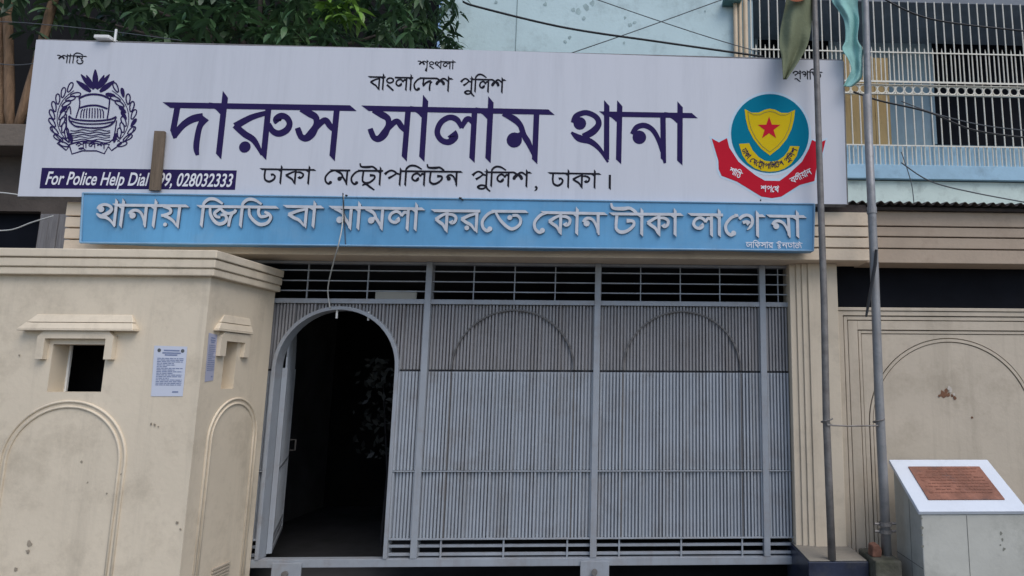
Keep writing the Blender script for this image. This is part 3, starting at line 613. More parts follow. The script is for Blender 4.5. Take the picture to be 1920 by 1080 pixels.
ik = Ink(YN); ik.fit('ba aa ng la aa e da sha', 693, 845, 144, 147.5, 24, 3.2); ik.build('upper_lettering', INK_K, bn); ik = Ink(YN); ik.fit('pa u i la sha', 862, 945, 148, 150, 24, 3.2)
ik.build('upper_lettering', INK_K, bn)
ik = Ink(YN); ik.fit('sha ri ng kha la aa', 784, 852, 114.5, 116, 13.5, 2.0); ik.build('top_lettering', INK_K, bn)
ik = Ink(YN); ik.fit('sha aa i nta', 108, 160, 103.5, 105.5, 14, 2.1); ik.build('top_lettering', INK_K, bn)
ik = Ink(YN); ik.fit('pa rr ga i ta', 1485, 1540, 134, 135.5, 14, 2.1); ik.build('top_lettering', INK_K, bn)
ik = Ink(YN); ik.fit('dha aa ka aa', 491, 586, 317, 318.5, 27, 3.7); ik.build('lower_lettering', INK_K, bn); ik = Ink(YN); ik.fit('e ma e tta rr aa pa i la tta na', 608, 862, 319, 322, 27, 3.7); ik.build('lower_lettering', INK_K, bn); ik = Ink(YN); ik.fit('pa u i la sha', 883, 992, 322.5, 323.5, 27, 3.7)
ik.fit('comma', 1001, 1011, 324, 324, 27, 3.7); ik.build('lower_lettering', INK_K, bn); ik = Ink(YN); ik.fit('dha aa ka aa', 1031, 1121, 324.5, 326, 27, 3.7); ik.fit('danda', 1140, 1149, 327, 327, 27, 4.2)
ik.build('lower_lettering', INK_K, bn)
# help-line strip
ik = Ink(YN, .0010); ik.poly([(78.5,314.5),(444,319.5),(440.6,356),(74,353.3)]); hs = ik.build('help_strip', INK_N, bn)
cu = bpy.data.curves.new('t', 'FONT'); cu.body = 'For Police Help Dial 999, 028032333'; cu.size = 1; cu.shear = .22; cu.offset = .016; cu.resolution_u = 4
to = bpy.data.objects.new('t', cu); COL.objects.link(to); bpy.context.view_layer.update()
me = bpy.data.meshes.new_from_object(to.evaluated_get(bpy.context.evaluated_depsgraph_get())); bpy.data.objects.remove(to)
xs_ = [v.co.x for v in me.vertices]; xa, xb = min(xs_), max(xs_); mm = MB(); vv = []
for v in me.vertices:
    t = (v.co.x-xa)/(xb-xa); px = 84.5+t*351; base = 345.5+t*4.6; py = base-v.co.y*34.5
    vv.append(P(px+(px-1252)*1.22e-4*(py-base), py, YN-.003))
mm.add(vv, [tuple(p.vertices) for p in me.polygons]); bpy.data.meshes.remove(me)
mm.build('help_lettering', INK_W, hs, recalc=False)

# navy line crest (paddy wreath, sail, boat, scroll), drawn in the units of an enlarged view of the photo
cp = lambda u, v: (u/3.375, 60+v/3.375)
cr = Ink(YN)
def C_(pts, wd=8, curve=True): cr.line([(*cp(p[0], p[1]), *(p[2:])) for p in pts], wd/3.375, curve)
for a, l_, wd in ((-90,118,34),(-117,100,26),(-63,100,26),(-142,108,26),(-38,108,26),(-163,112,30),(-17,112,30)):        # fan of leaves on top
    a_ = radians(a); bx, by = 603+.25*l_*cos(a_)*.9, 382+.35*l_*sin(a_)*.6
    if abs(a) in (142, 38): bx, by = 603+30*cos(a_), 355
    if a in (-163, -17): bx, by = 603+30*cos(a_), 378
    aa_ = a_ if abs(abs(a)-90) < 30 else radians(-90+(a+90)*.72)
    n_ = 8; L_ = []; R_ = []
    pts = [(bx+l_*1.02*t*cos(aa_), by+l_*1.02*t*sin(aa_), .15+1.0*sin(pi*min(1, t*.85+.12))) for t in [i/n_ for i in range(n_+1)]]
    C_(pts, wd*.95, False)
def leafline(cx_, cy_, l_, wd, a, fill=False):
    ca, sa = cos(a), sin(a); pts = []
    for i in range(13):
        t = 2*pi*i/12; x, y = l_*cos(t), wd*sin(t)*(1-.25*cos(t)); pts.append((cx_+x*ca-y*sa, cy_+x*sa+y*ca))
    if fill: cr.poly([cp(*p) for p in pts[:-1]])
    else: C_(pts, 8)
for sgn in (-1, 1):
    for k in range(9):
        t = radians(34+k*12.6); R0 = 212
        for d, off in ((-1, 30), (1, -28)):
            rr_ = R0+off; x, y = 588+sgn*rr_*sin(t)*1.07, 545-rr_*cos(t)*.97
            if True: leafline(x, y, 33, 12.5, (math.atan2(y-545, x-588)+sgn*pi/2)+(-.5 if d*sgn > 0 else .5), fill=((k+(d > 0)) % 4 == 1 and sgn > 0) or (k % 5 == 3 and d > 0))
    C_([(588+sgn*212*sin(radians(32+q*15))*1.07, 545-212*cos(radians(32+q*15))*.97) for q in range(8)], 5)
C_([(497,420),(545,400),(595,394),(650,402),(697,425)], 13); C_([(500,420),(505,450),(498,490)], 8); C_([(694,425),(690,470),(684,515),(678,548)], 9); C_([(498,488),(480,545)], 8)
C_([(505,480),(560,466),(620,466),(680,486)], 12)
for k in range(9): C_([(510+k*18,545),(514+k*17.4,505-12*sin(pi*k/8)),(524+k*15,488-8*sin(pi*k/8))], 7)
C_([(436,530),(470,552),(585,562),(690,554),(735,535)], 11); C_([(436,530),(440,562),(470,592),(500,602)], 10); C_([(735,535),(722,568),(695,590),(660,602)], 10)
C_([(445,562),(520,580),(640,580),(722,566)], 9); C_([(470,594),(560,606),(650,604),(700,590)], 10); C_([(412,520),(440,470),(448,520)], 8)
for r in range(6):
    C_([(445+x, 622+r*15+4.5*sin(x*.06+(r%2)*.9)) for x in range(0, 270, 18)], 6)
C_([(420,520),(422,620),(440,700)], 9); C_([(738,560),(726,640),(712,690)], 8)
C_([(437,712),(520,690),(610,690),(692,712),(660,770),(610,752),(520,752),(455,772),(437,712)], 9, False)
C_([(437,700),(395,668),(362,705),(418,748),(440,720)], 9, False); C_([(690,700),(728,668),(770,705),(706,750),(688,728)], 9, False)
for sgn in (-1, 1): C_([(588+sgn*190,700),(588+sgn*245,640),(588+sgn*262,600)], 7)
def scrollfn(u, v): x = 475+u; return cp(x, 702+((x-565)/100)**2*7+v)
cr.word('pa u i la sha', scrollfn, .50, 32, 1.9)
cr.build('navy_crest', INK_N, bn)

# round coloured city emblem
ep = lambda u, v: (1310+u/3.483, 90+v/3.483)
def epoly(i_, pts): i_.poly([ep(*p) for p in pts])
i0 = Ink(YN, .0010); i0.disc(*ep(466,558), 77.5, 48, 78.5); epoly(i0, [(70,575),(130,600),(200,575),(215,640),(275,735),(375,815),(435,850),(525,852),(575,815),(665,735),(715,650),(730,590),(785,605),(842,585),(812,722),(785,765),(770,880),(668,908),(545,983),(480,994),(405,983),(245,884),(140,846),(116,795),(116,735)])
em = i0.build('city_emblem', INK_H, bn)
i1 = Ink(YN, .0026); i1.disc(*ep(466,558), 73, 56, 74); i1.build('disc', INK_T, em)
SH = [(300,398),(345,422),(390,422),(430,404),(465,396),(502,404),(540,424),(585,424),(630,403),(622,470),(606,530),(575,595),(525,655),(465,702),(405,655),(358,595),(325,530),(308,465)]
scl = lambda pts, s_, c=(465,525): [(c[0]+(x-c[0])*s_, c[1]+(y-c[1])*s_) for x, y in pts]
i2 = Ink(YN, .0042); epoly(i2, SH); sh = i2.build('shield', INK_Y, em)
i3 = Ink(YN, .0058); inner = scl(SH, .87); i3.line([ep(*p) for p in inner+inner[:1]], 1.3, False); i3.build('shield_border', INK_O, sh)
i3 = Ink(YN, .0058); epoly(i3, [(460+(78 if k % 2 == 0 else 31)*sin(k*pi/5), 525-(78 if k % 2 == 0 else 31)*cos(k*pi/5)) for k in range(10)]); i3.build('star', INK_R, sh)
i2 = Ink(YN, .0042); SCR = [(263,626),(330,622),(352,668),(392,712),(430,735),(470,742),(515,736),(556,708),(584,672),(597,640),(658,642),(640,705),(605,755),(560,788),(515,804),(465,808),(415,804),(365,785),(318,748),(286,700)]
epoly(i2, SCR); sc_ = i2.build('scroll', INK_Y, em)
i3 = Ink(YN, .0058)
def arcfn(c, R, a0):
    def fn(u, v):
        a = a0+u/(R/3.483*.97); q = R-28+v*3.483*1.0       # writing runs along the lower arc, letters upright towards the centre
        return ep(c[0]-q*cos(a), c[1]+q*sin(a))
    return fn
def arctext(i_, toks, c, R, a0, a1, H, wd):
    A = sum(G[t][0] for t in toks.split()); tot = (a1-a0)*R
    def fn(u, v):
        a = a0+(a1-a0)*u/A; q = R-H/2+v*1.0
        return ep(c[0]-q*cos(a), c[1]+q*sin(a))
    i_.word(toks, fn, 1.0, H, wd)
arctext(i3, 'dha aa ka aa _ e ma e tta rr aa pa i la tta na _ pa u i la sha', (462,590), 182, radians(22), radians(158), 30, 1.35)
i3.build('scroll_lettering', INK_N, sc_)
i2 = Ink(YN, .0030)
RB = [(85,590),(132,616),(185,588),(200,650),(260,742),(370,830),(432,866),(528,868),(580,830),(675,742),(722,655),(740,600),(785,620),(830,600),(800,725),(772,765),(756,868),(660,894),(540,970),(480,980),(410,970),(250,872),(150,834),(131,790),(129,735)]
epoly(i2, RB); rbn = i2.build('ribbon', INK_R, em)
i3 = Ink(YN, .0046)
def rot_word(toks, c, a, wpx, H, wd):
    A = sum(G[t][0] for t in toks.split()); sx = wpx/A; ca, sa = cos(a), sin(a)
    def fn(u, v): x, y = u-wpx/2, v-H/2; X, Y_ = ep(*c); return (X+x*ca-y*sa, Y_+x*sa+y*ca)
    i3.word(toks, fn, sx, H, wd)
rot_word('sha aa i nta', (240,815), radians(27), 24, 10.5, 1.5); rot_word('sha pa e tha', (463,922), radians(3), 33, 10.5, 1.5); rot_word('ba la ii ya aa na', (668,838), radians(-27), 42, 10.5, 1.5)
i3.build('ribbon_lettering', INK_W, rbn)

# lamp bracket on top of the banner, wooden slat in front of it
lp = thing('lamp_fitting', 'small white lamp fitting perched on the top edge of the white banner', 'lamp', P(198, 77, YN))
b = MB(); p0, p1 = P(183, 76, YN), P(212, 70, YN); b.box(p0.x, p1.x, YN-.04, YN+.05, p0.z, p1.z); b.build('lamp_body', WHITE, lp, .006)
b = MB(); p = P(215, 78, YN); b.tube([p, p+Vector((.0,0,.10))], .008, 6); b.build('stem', WHITE, lp)
b = MB(); a4 = [P(289,245,YN-.035), P(308,245.5,YN-.035), P(298,357,YN-.035), P(278.5,357,YN-.035)]; b.hexa(a4, [p+Vector((0,.022,0)) for p in a4])
tag(b.build('wooden_slat', WOOD, None, .002), 'short brown wooden slat standing against the banner over the help line strip', 'slat')

# ================================================================== BOUNDARY WALL TO THE RIGHT
YW = -.09
bw = thing('boundary_wall', 'cream boundary wall with grooved panels, round arch and dark slot, right of the column', 'wall', (2.6, 0, 0))
X0 = cx[8]; X1 = PX(1790, 800, YW)*2-X0
zg = [PZ(1780, y, YW) for y in (402, 430.5, 449.5, 471, 496)]
YG = -.16
for i in range(4):
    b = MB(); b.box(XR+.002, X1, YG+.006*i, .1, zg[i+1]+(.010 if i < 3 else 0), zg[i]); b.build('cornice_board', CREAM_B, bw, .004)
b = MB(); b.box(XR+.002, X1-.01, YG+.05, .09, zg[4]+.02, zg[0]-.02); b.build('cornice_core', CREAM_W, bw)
zsl = PZ(1780, 578, YW)
b = MB(); b.box(X0, X1, .10, .13, zsl-.02, zg[4]+.02); b.build('dark_glazing', BLACKG, bw)
b = MB(); b.box(X0-.001, X1, YW-.02, .13, zsl-.026, zsl); b.build('slot_sill', CREAM_W, bw, .004)
zw = zsl-.03
# nested slabs with open joints between them, over a recessed core
xg1, xg2 = PX(1589, 800, YW), PX(1617, 800, YW); zg1, zg2 = PZ(1700, 594, YW), PZ(1800, 621, YW)
def frame(x0, x1, zt_, t, y0, nm, zt2=None):
    b = MB(); b.box(x0, x0+t, y0, .1, 0, zt_); b.box(x1-t, x1, y0, .1, 0, zt_); b.box(x0+t, x1-t, y0, .1, zt_-t, zt_); return b.build(nm, CREAM_W, bw, .003)
j = .007
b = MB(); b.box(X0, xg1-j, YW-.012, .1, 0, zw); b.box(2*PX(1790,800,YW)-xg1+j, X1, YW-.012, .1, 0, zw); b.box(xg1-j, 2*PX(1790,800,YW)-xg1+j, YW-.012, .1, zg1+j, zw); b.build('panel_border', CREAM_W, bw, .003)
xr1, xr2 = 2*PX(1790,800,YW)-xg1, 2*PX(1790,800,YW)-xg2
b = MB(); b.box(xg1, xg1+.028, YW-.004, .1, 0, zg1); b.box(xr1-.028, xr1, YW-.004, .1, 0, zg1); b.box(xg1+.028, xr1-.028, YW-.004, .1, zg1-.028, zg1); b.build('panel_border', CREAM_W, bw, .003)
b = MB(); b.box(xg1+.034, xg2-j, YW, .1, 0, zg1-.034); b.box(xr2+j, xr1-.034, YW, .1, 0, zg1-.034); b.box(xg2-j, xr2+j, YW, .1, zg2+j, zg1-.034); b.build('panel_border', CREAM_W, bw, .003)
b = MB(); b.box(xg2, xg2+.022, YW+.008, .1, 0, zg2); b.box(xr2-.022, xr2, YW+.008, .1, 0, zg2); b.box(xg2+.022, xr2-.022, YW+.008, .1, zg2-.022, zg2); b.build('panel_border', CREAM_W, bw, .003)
ax_, azc = PX(1790, 795, YW), PZ(1790, 795, YW); ar_ = PZ(1790, 634.5, YW)-azc
rx0, rx1, rz1 = xg2+.027, xr2-.027, zg2-.027
ths = sorted(set([pi*i/60 for i in range(61)] + [math.atan2(rz1-azc, rx1-ax_), math.atan2(rz1-azc, rx0-ax_)]))
def arch_out(r, half=None):
    return [(ax_+r, 0.0)] + [(ax_+r*cos(t), azc+r*sin(t)) for t in ths] + [(ax_-r, 0.0)]
def rect_out():
    o = [(rx1, 0.0)]
    for t in ths:
        c_, s_ = cos(t), sin(t); k = []
        if abs(c_) > 1e-6: k.append(((rx1-ax_) if c_ > 0 else (rx0-ax_))/c_)
        if s_ > 1e-6: k.append((rz1-azc)/s_)
        k = min(q for q in k if q > 0); o.append((ax_+k*c_, azc+k*s_))
    return o+[(rx0, 0.0)]
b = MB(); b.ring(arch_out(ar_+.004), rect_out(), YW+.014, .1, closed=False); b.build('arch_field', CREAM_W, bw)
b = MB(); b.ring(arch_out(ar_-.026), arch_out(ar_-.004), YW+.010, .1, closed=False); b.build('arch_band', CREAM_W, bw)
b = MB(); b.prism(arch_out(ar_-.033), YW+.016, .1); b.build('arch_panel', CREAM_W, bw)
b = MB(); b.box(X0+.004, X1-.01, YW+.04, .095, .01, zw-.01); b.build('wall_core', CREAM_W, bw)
pe = MB(); pw = MB()
yq = YW+.016
for px, py, r in ((1768,738,7),(1774,733,6),(1777,741,4),(1785,742,3),(1790,747,3.4),(1762,742,3)): flake(pe, px, py, r, yq-.001)
for px, py, r in ((1780,727,6),(1783,733,5),(1789,740,4)): flake(pw, px, py, r*.65, yq-.004)
flake(pe, 1823, 783, 2.2, yq)
pe.build_split('peeled_patch', PEELED, bw, recalc=False); pw.build_split('lime_patch', PEEL_W, bw, recalc=False)
# tin roof edge above the wall
tr_ = thing('tin_roof', 'dark rusty corrugated tin roof edge lying on the cornice of the boundary wall', 'roof', (2.4, .3, zg[0]))
sh = MB(); xa, xb = PX(1541, 392, -.24), X1; n = int((xb-xa)/.0125); rows = []
for jj, (y, z) in enumerate(((-.26, zg[0]+.045), (1.9, zg[0]+.30))):
    for k in range(2):
        for i in range(n+1): rows.append((xa+(xb-xa)*i/n, y, z+.014*sin(i*2*pi/6)-.004*k))
nn = n+1
sh.add(rows, [(i,i+1,2*nn+i+1,2*nn+i) for i in range(n)]+[(nn+i,3*nn+i,3*nn+i+1,nn+i+1) for i in range(n)]+[(i,nn+i,nn+i+1,i+1) for i in range(n)])
sh.build('tin_sheet', RUST, tr_, smooth=False)
b = MB(); b.box(XR, xb, -.20, -.165, zg[0]+.002, zg[0]+.026); b.box(xa, XR-.002, -.245, -.21, zs[0]+.002, zg[0]+.026); b.build('batten', RUST, tr_)

# ================================================================== FLAGPOLES, FLAGS
YF = -.50
def pole(pts, r0, r1, m_, label, grp):
    o = thing('flagpole', label, 'flagpole', P(*pts[0], YF), grp)
    q = [P(*p, YF) for p in pts]; top = q[-1]+(q[-1]-q[0]).normalized()*.9
    n_ = len(q); b = MB(); b.tube(q+[top], [r0+(r1-r0)*i/n_ for i in range(n_+1)], 14); b.build('pole', m_, o, smooth=True)
    return o, q
f1, q1 = pole([(1560,1050),(1554,900),(1549.5,790),(1545,560),(1539,380),(1533,190),(1527,-4)], .0275, .022, STEEL_D, 'slimmer dull grey flagpole on dark tiled base, nearest the gate', 'flagpoles beside the gate')
f2, q2 = pole([(1663,1050),(1655,880),(1648,740),(1643,600),(1638.5,480),(1634.5,392)], .034, .031, STEEL, 'thicker galvanised flagpole on mossy block beside the stone plinth', 'flagpoles beside the gate')
qq = [P(x, y, YF) for x, y in ((1634.5,400),(1631,300),(1627,160),(1622,-4))]; b = MB(); b.tube(qq+[qq[-1]+Vector((0,0,.9))], .0275, 14); b.build('upper_pole', STEEL, f2, smooth=True)
b = MB(); p = P(1634.6, 396, YF); b.tube([p+Vector((0,0,-.02)), p+Vector((0,0,.03))], .037, 14); b.build('sleeve', STEEL, f2)
b = MB()
for y in (982, 996):
    p = P(1660, y, YF); b.tube([p+Vector((-.075,-.0,0)), p+Vector((.075,0,0))], .009, 6); b.tube([p+Vector((0,.0,-.012)), p+Vector((0,0,.012))], .046, 12)
b.build('clamp', STEEL_D, f2)
b = MB(); b.tube([P(x, y, YF-.05) for x, y in ((1643,468),(1641,495),(1635,530),(1629,565),(1624,594))], [.010,.013,.012,.012,.008], 6); tag(b.build('cable_tail', CABLE), 'black cable tail hanging down the thicker galvanised flagpole', 'cable')
b = MB(); b.tube([P(1550,792,YF-.03), P(1551,797,YF-.03), P(1590,799,YF-.03), P(1646,798,YF-.03), P(1648,793,YF-.03)], .006, 6)
for x in (1550.5, 1648):
    c_ = P(x, 797, YF); b.tube([c_+Vector((.04*cos(t*pi/6), .04*sin(t*pi/6), .004*t)) for t in range(13)], .005, 5)
tag(b.build('tie_wire', STEEL_D), 'thin rusty wire tying the two flagpoles together at mid height', 'wire')
b = MB(); x0, x1 = PX(1607,1060,-.62), PX(1684,1060,-.62); 
b.box(cx[7]+.035, x1+.02, -.64, -.30, 0, P(1660,1050,-.62).z)
tag(b.build('concrete_block', MOSS, None, .012), 'low mossy concrete block under the thicker flagpole', 'block')
b = MB(); c_ = P(1641, 1038, -.52); zb_ = P(1660,1050,-.62).z; b.prism([(c_.x-.035,zb_+.001),(c_.x+.03,zb_+.001),(c_.x+.036,zb_+.05),(c_.x+.012,zb_+.085),(c_.x-.030,zb_+.075)], -.56, -.47)
tag(b.build('brick', BRICK, None, .008), 'broken red brick lying on the mossy concrete block', 'brick')
# cloth flags hanging limp: an outline filled with a rippled sheet hung from the pole
def flag(name, label, left, right, ycoff, m_, ripples, amp, red=None):
    """left/right: edges as (px, py) lists of equal length from top to foot."""
    L_ = spline(left, 6); R_ = spline(right, 6); NU = 30; vs_ = []; fs_ = []
    for j_, (a, c) in enumerate(zip(L_, R_)):
        for i in range(NU+1):
            u = i/NU; y = YF+ycoff+amp*sin(u*ripples*pi+.35*j_*.3)*(0.4+.6*min(1, j_/8))-amp*.3*cos(u*7+j_*.2)+amp*.45*sin(u*13+1.2*sin(j_*.16))+amp*.12*sin(u*5-j_*.55)
            vs_.append(P(a[0]*(1-u)+c[0]*u, a[1]*(1-u)+c[1]*u, y))
    n_ = NU+1
    fs_ = [(j_*n_+i, j_*n_+i+1, (j_+1)*n_+i+1, (j_+1)*n_+i) for j_ in range(len(L_)-1) for i in range(NU)]
    mm = MB(); mm.add(vs_, fs_); o = mm.build(name, m_, None, smooth=True, recalc=False)
    md = o.modifiers.new('cloth', 'SOLIDIFY'); md.thickness = .003
    return tag(o, label, 'flag')
fo = flag('flag', 'limp olive green flag hanging beside the slimmer flagpole, its point over the banner', [(1483,-90),(1478,-30),(1472,10),(1463,55),(1461,85),(1466,110),(1468,149)], [(1526,-90),(1526,-30),(1525,10),(1521,50),(1514,85),(1496,118),(1474,149)], -.02, OLIVE, 2.2, .026)
rd = MB(); rd.add([P(1494+22*cos(t*pi/10), -12+15*sin(t*pi/10), YF-.085) for t in range(20)], [tuple(range(20))]); r_o = rd.build('red_disc', REDC, fo, recalc=False)
ft = flag('flag', 'crumpled teal flag hanging in folds beside the thicker flagpole', [(1548,-90),(1553,-40),(1559,0),(1571,19),(1583,41),(1585,74),(1579,92),(1590,111),(1596,130),(1588,148),(1581,162)],
          [(1622,-90),(1616,-40),(1609,0),(1609,19),(1611,41),(1608,74),(1617,92),(1617,111),(1617,130),(1614,148),(1596,163)], .03, TEALC, 2.4, .016)

# ================================================================== STONE PLINTH WITH PLAQUE
px0, px1 = 1.859, 2.60; yb_, yf_ = -.30, -.775; zb1, zf1 = 1.040, .765
pl = thing('plinth', 'grey stone plinth with sloping white marble top and copper plaque, right of the flagpoles', 'plinth', ((px0+px1)/2, -.55, 0))
b = MB(); e = .02
b.hexa([(px0+e,yf_+e,0),(px1-e,yf_+e,0),(px1-e,yb_-e,0),(px0+e,yb_-e,0)], [(px0+e,yf_+e,zf1-.028),(px1-e,yf_+e,zf1-.028),(px1-e,yb_-e,zb1-.028),(px0+e,yb_-e,zb1-.028)])
b.build('body', PLINTH, pl, .006)
top = lambda u, v, h=0: Vector((px0+(px1-px0)*u, yf_+(yb_-yf_)*v, zf1+(zb1-zf1)*v))+Vector((0,-.5,.86))*h
b = MB(); b.hexa([top(0,0,-.028),top(1,0,-.028),top(1,1,-.028),top(0,1,-.028)], [top(0,0),top(1,0),top(1,1),top(0,1)]); b.build('marble_top', MARB, pl, .004)
b = MB(); u0, u1, v0, v1 = .145, .855, .195, .835; b.hexa([top(u0,v0,.001),top(u1,v0,.001),top(u1,v1,.001),top(u0,v1,.001)], [top(u0,v0,.008),top(u1,v0,.008),top(u1,v1,.008),top(u0,v1,.008)]); pq = b.build('plaque', COPPER, pl)
rr = random.Random(11); b = MB()
for r in range(9):
    v = v1-.06-r*.058; u = u0+.05+(.1 if r < 2 else 0)
    while u < u1-.07:
        l_ = rr.uniform(.015, .05); h_ = rr.uniform(.014, .026)
        if rr.random() < .85: b.add([top(u,v,.0105),top(u+l_,v,.0105),top(u+l_,v+h_,.0105),top(u,v+h_,.0105)], [(0,1,2,3)])
        u += l_+.010
b.build('worn_relief', COPTXT, pq, recalc=False)
b = MB(); xm = px0+.40*(px1-px0)+.03
b.box(xm-.002, xm+.002, yf_+e-.0015, yf_+e+.004, .02, zf1-.03); b.box(px0+e-.0015, px0+e+.004, yf_+.2, yf_+.204, .02, zf1+.04); b.box(px0+e-.0015, px0+e+.003, yf_+e+.004, yb_-e, .395, .399)
b.build('stone_joint', mat('stone_joint', (.17,.17,.155), .9, .2), pl)
fl = MB()
for px, py, r in ((1877,1000,3),(1880,1012,2.5),(1883,1030,3),(1876,1022,2),(1729,990,3),(1730,1025,3),(1729,1003,2),(1728,972,2)): flake(fl, px, py, r, yf_+e)
fl.build_split('stone_chip', mat('stone_chip', (.2,.2,.17), .9, .3), pl, recalc=False)

# ================================================================== PALE BLUE BUILDING BEHIND
YP = 2.6
bd = thing('building', 'pale blue plastered building with barred balcony behind the signs', 'building', (1.5, 3, 0))
bx0 = PX(826, 60, YP); bxm = PX(1398, 60, YP); zfl = PZ(1750, 384, YP)-.5
ztop = PZ(1200, 0, YP)+1.6
b = MB(); b.box(bx0, bxm, YP, 7.6, ZL+.16, ztop); b.build('wall', MINT, bd)
xsm = PX(968, 60, YP); b = MB(); b.box(xsm-.004, xsm+.004, YP-.006, YP+.002, ZL+.5, ztop); b.build('wall_joint', mat('wall_joint', (.22,.29,.3), .9), bd)
bxr = PX(1935, 200, YP)+1.2
zs_t, zs_b = PZ(1760, 313, YP), PZ(1760, 339, YP)
b = MB(); b.box(bxm+.001, bxr, YP-.06, YP+1.2, zs_b, zs_t); b.build('balcony_slab', SLABB, bd, .006)
b = MB(); b.box(bxm+.001, bxr, YP+.0, YP+.12, ZL+.16, zs_b-.012); b.build('lower_wall', MINT2, bd)
b = MB(); b.box(bxm+.001, bxr, YP+.01, YP+.1, zs_b-.012, zs_b); b.build('slab_shadow_gap', mat('slab_gap_shade', (.05,.07,.08), .9), bd)  # dark strip paints the line of shade under the slab
YI = YP+1.0
zc_ = PZ(1780, 8, YP)
b = MB(); b.box(bxm+.001, bxr, YP-.02, YI+.2, zc_, zc_+.2); b.build('balcony_ceiling', CEILC, bd)
b = MB(); b.box(bxm+.001, bxr, YI, YI+.2, zs_t, zc_); b.build('back_wall', BALW, bd)
b = MB(); b.box(bxm+.001, bxm+.10, YP, YI, zs_t, zc_); b.build('return_wall', BALW, bd)
b = MB(); b.box(bxm+.1, bxr, YP-.01, YP+.05, zs_t, PZ(1780,276,YP)); b.build('parapet_kerb', SLABB, bd)
def window(a, c, t, u, nm='window'):
    x0, x1, z1, z0 = PX(a, t, YI), PX(c, t, YI), PZ(a, t, YI), PZ(a, u, YI)
    z0 = max(z0, zs_t+.02)
    b = MB(); b.box(x0, x1, YI-.012, YI-.002, z0, z1); o = b.build('window', BLACKG, bd)
    f = MB()
    for q in ((x0-.05,x0,z0,z1+.05),(x1,x1+.05,z0,z1+.05),(x0,x1,z1,z1+.05)): f.box(q[0], q[1], YI-.03, YI-.001, q[2], q[3])
    f.build('frame', BALW, o); n_ = 3
    m_ = MB()
    for k in range(1, n_): x = x0+(x1-x0)*k/n_; m_.box(x-.015, x+.015, YI-.022, YI-.013, z0, z1)
    m_.build('mullion', DARK, o)
window(1420, 1552, 64, 150); window(1744, 2060, 76, 271)
# brown board standing in the balcony
x0, x1 = PX(1583, 200, YP+.3), PX(1668, 200, YP+.3)
b = MB(); zt_ = PZ(1620, 104, YP+.3)
for k in range(3):
    w_ = (x1-x0)/3; b.box(x0+k*w_+.003, x0+(k+1)*w_-.003, YP+.28, YP+.30, zs_t+.001, zt_-.02*k)
for f_ in (.2, .55, .9): b.box(x0, x1, YP+.301, YP+.33, zs_t+(zt_-zs_t)*f_-.03, zs_t+(zt_-zs_t)*f_+.03)
tag(b.build('board_screen', PLY), 'brown wooden board screen standing behind the balcony bars beside the banner', 'screen')
# balcony grille
gr = thing('balcony_grille', 'white painted steel bar grille with a band of rings, closing the pale blue balcony', 'grille', (PX(1650,300,YP), YP-.03, zs_t))
gx0, gx1 = PX(1408, 100, YP), bxr-.05; yg = YP-.035
zB = PZ(1780, 157, yg); zC1, zC2 = PZ(1780, 161.5, yg), PZ(1780, 179, yg); zR1 = PZ(1780, 102, yg); zR2 = PZ(1780, 275.5, yg)
pt = 18.1/F*(yg+5.06); nb = int((gx1-gx0)/pt)
def copies(first, n_):
    for k in range(1, n_):
        c_ = first.copy(); COL.objects.link(c_); c_.parent = first.parent; c_.matrix_parent_inverse = first.matrix_parent_inverse.copy(); c_.location = (k*pt+rg.uniform(-.004,.004), 0, 0)
rg = random.Random(5)
b = MB(); b.tube([(gx0,yg,zs_t), (gx0,yg,zc_)], .0085, 6); copies(b.build('tall_bar', BARS, gr), nb)
b = MB(); x = gx0+pt/2; b.tube([(x,yg-.012,zB), (x,yg-.012,zR1+.03), (x,yg-.012,zR1+.075)], [.008,.008,.001], 6); copies(b.build('spear_bar', BARS, gr), nb)
b = MB(); b.tube([(x,yg-.012,zs_t), (x,yg-.012,zR2+.01)], .008, 6); copies(b.build('short_bar', BARS, gr), nb)
b = MB(); b.box(gx0, gx1, yg-.03, yg-.021, zB-.012, zB+.012); b.box(gx0, gx1, yg-.024, yg+.01, zC1-.006, zC1+.0); b.box(gx0, gx1, yg-.024, yg+.01, zC2-.008, zC2)
b.box(gx0, gx1, yg-.024, yg-.0185, zR1-.008, zR1+.008); b.box(gx0, gx1, yg-.024, yg-.0185, zR2-.008, zR2+.008); b.build_split('rail', BARS, gr)
zr = (zC1+zC2)/2; rr_ = min(pt, zC1-zC2)/2-.004
b = MB(); b.tube([(gx0+pt/2+rr_*cos(t*pi/7), yg, zr+rr_*sin(t*pi/7)) for t in range(15)], .0095, 6, False); copies(b.build('ring', BARS, gr), nb)
# drain pipes at the corner
for px, m_, r, lb in ((1379, PIPEC, .028, 'cream drain pipe at the building corner, left one of three'), (1388, PIPEC, .022, 'thin cream drain pipe between two thicker ones at the building corner'), (1398, PIPEC, .030, 'cream drain pipe nearest the balcony bars at the building corner')):
    x = PX(px, 50, YP-.07); b = MB(); b.tube([(x, YP-.07, ZL+.4), (x+.004, YP-.07, 4.6), (x-.003, YP-.07, ztop-.2)], r, 10); o = b.build('drain_pipe', m_, None, smooth=True); tag(o, lb, 'pipe', 'drain pipes at the building corner')
b = MB(); x0, x1 = PX(1355, 4, YP-.06), PX(1388, 4, YP-.06); z = PZ(1370, 8, YP-.06); b.box(x0, x1, YP-.16, YP, z, z+.05); b.build('ledge', mat('teal_ledge', (.12,.24,.24), .8), bd)
fl = MB()
for px, py, r in ((1085,22,7),(1098,12,9),(1110,6,6),(1075,18,5),(1172,33,4),(1182,46,5),(1190,42,4),(1022,8,5),(1068,70,4),(1170,80,4),(1322,20,3),(930,4,4),(1095,34,4),(1060,78,5)): flake(fl, px, py, r*.8, YP)
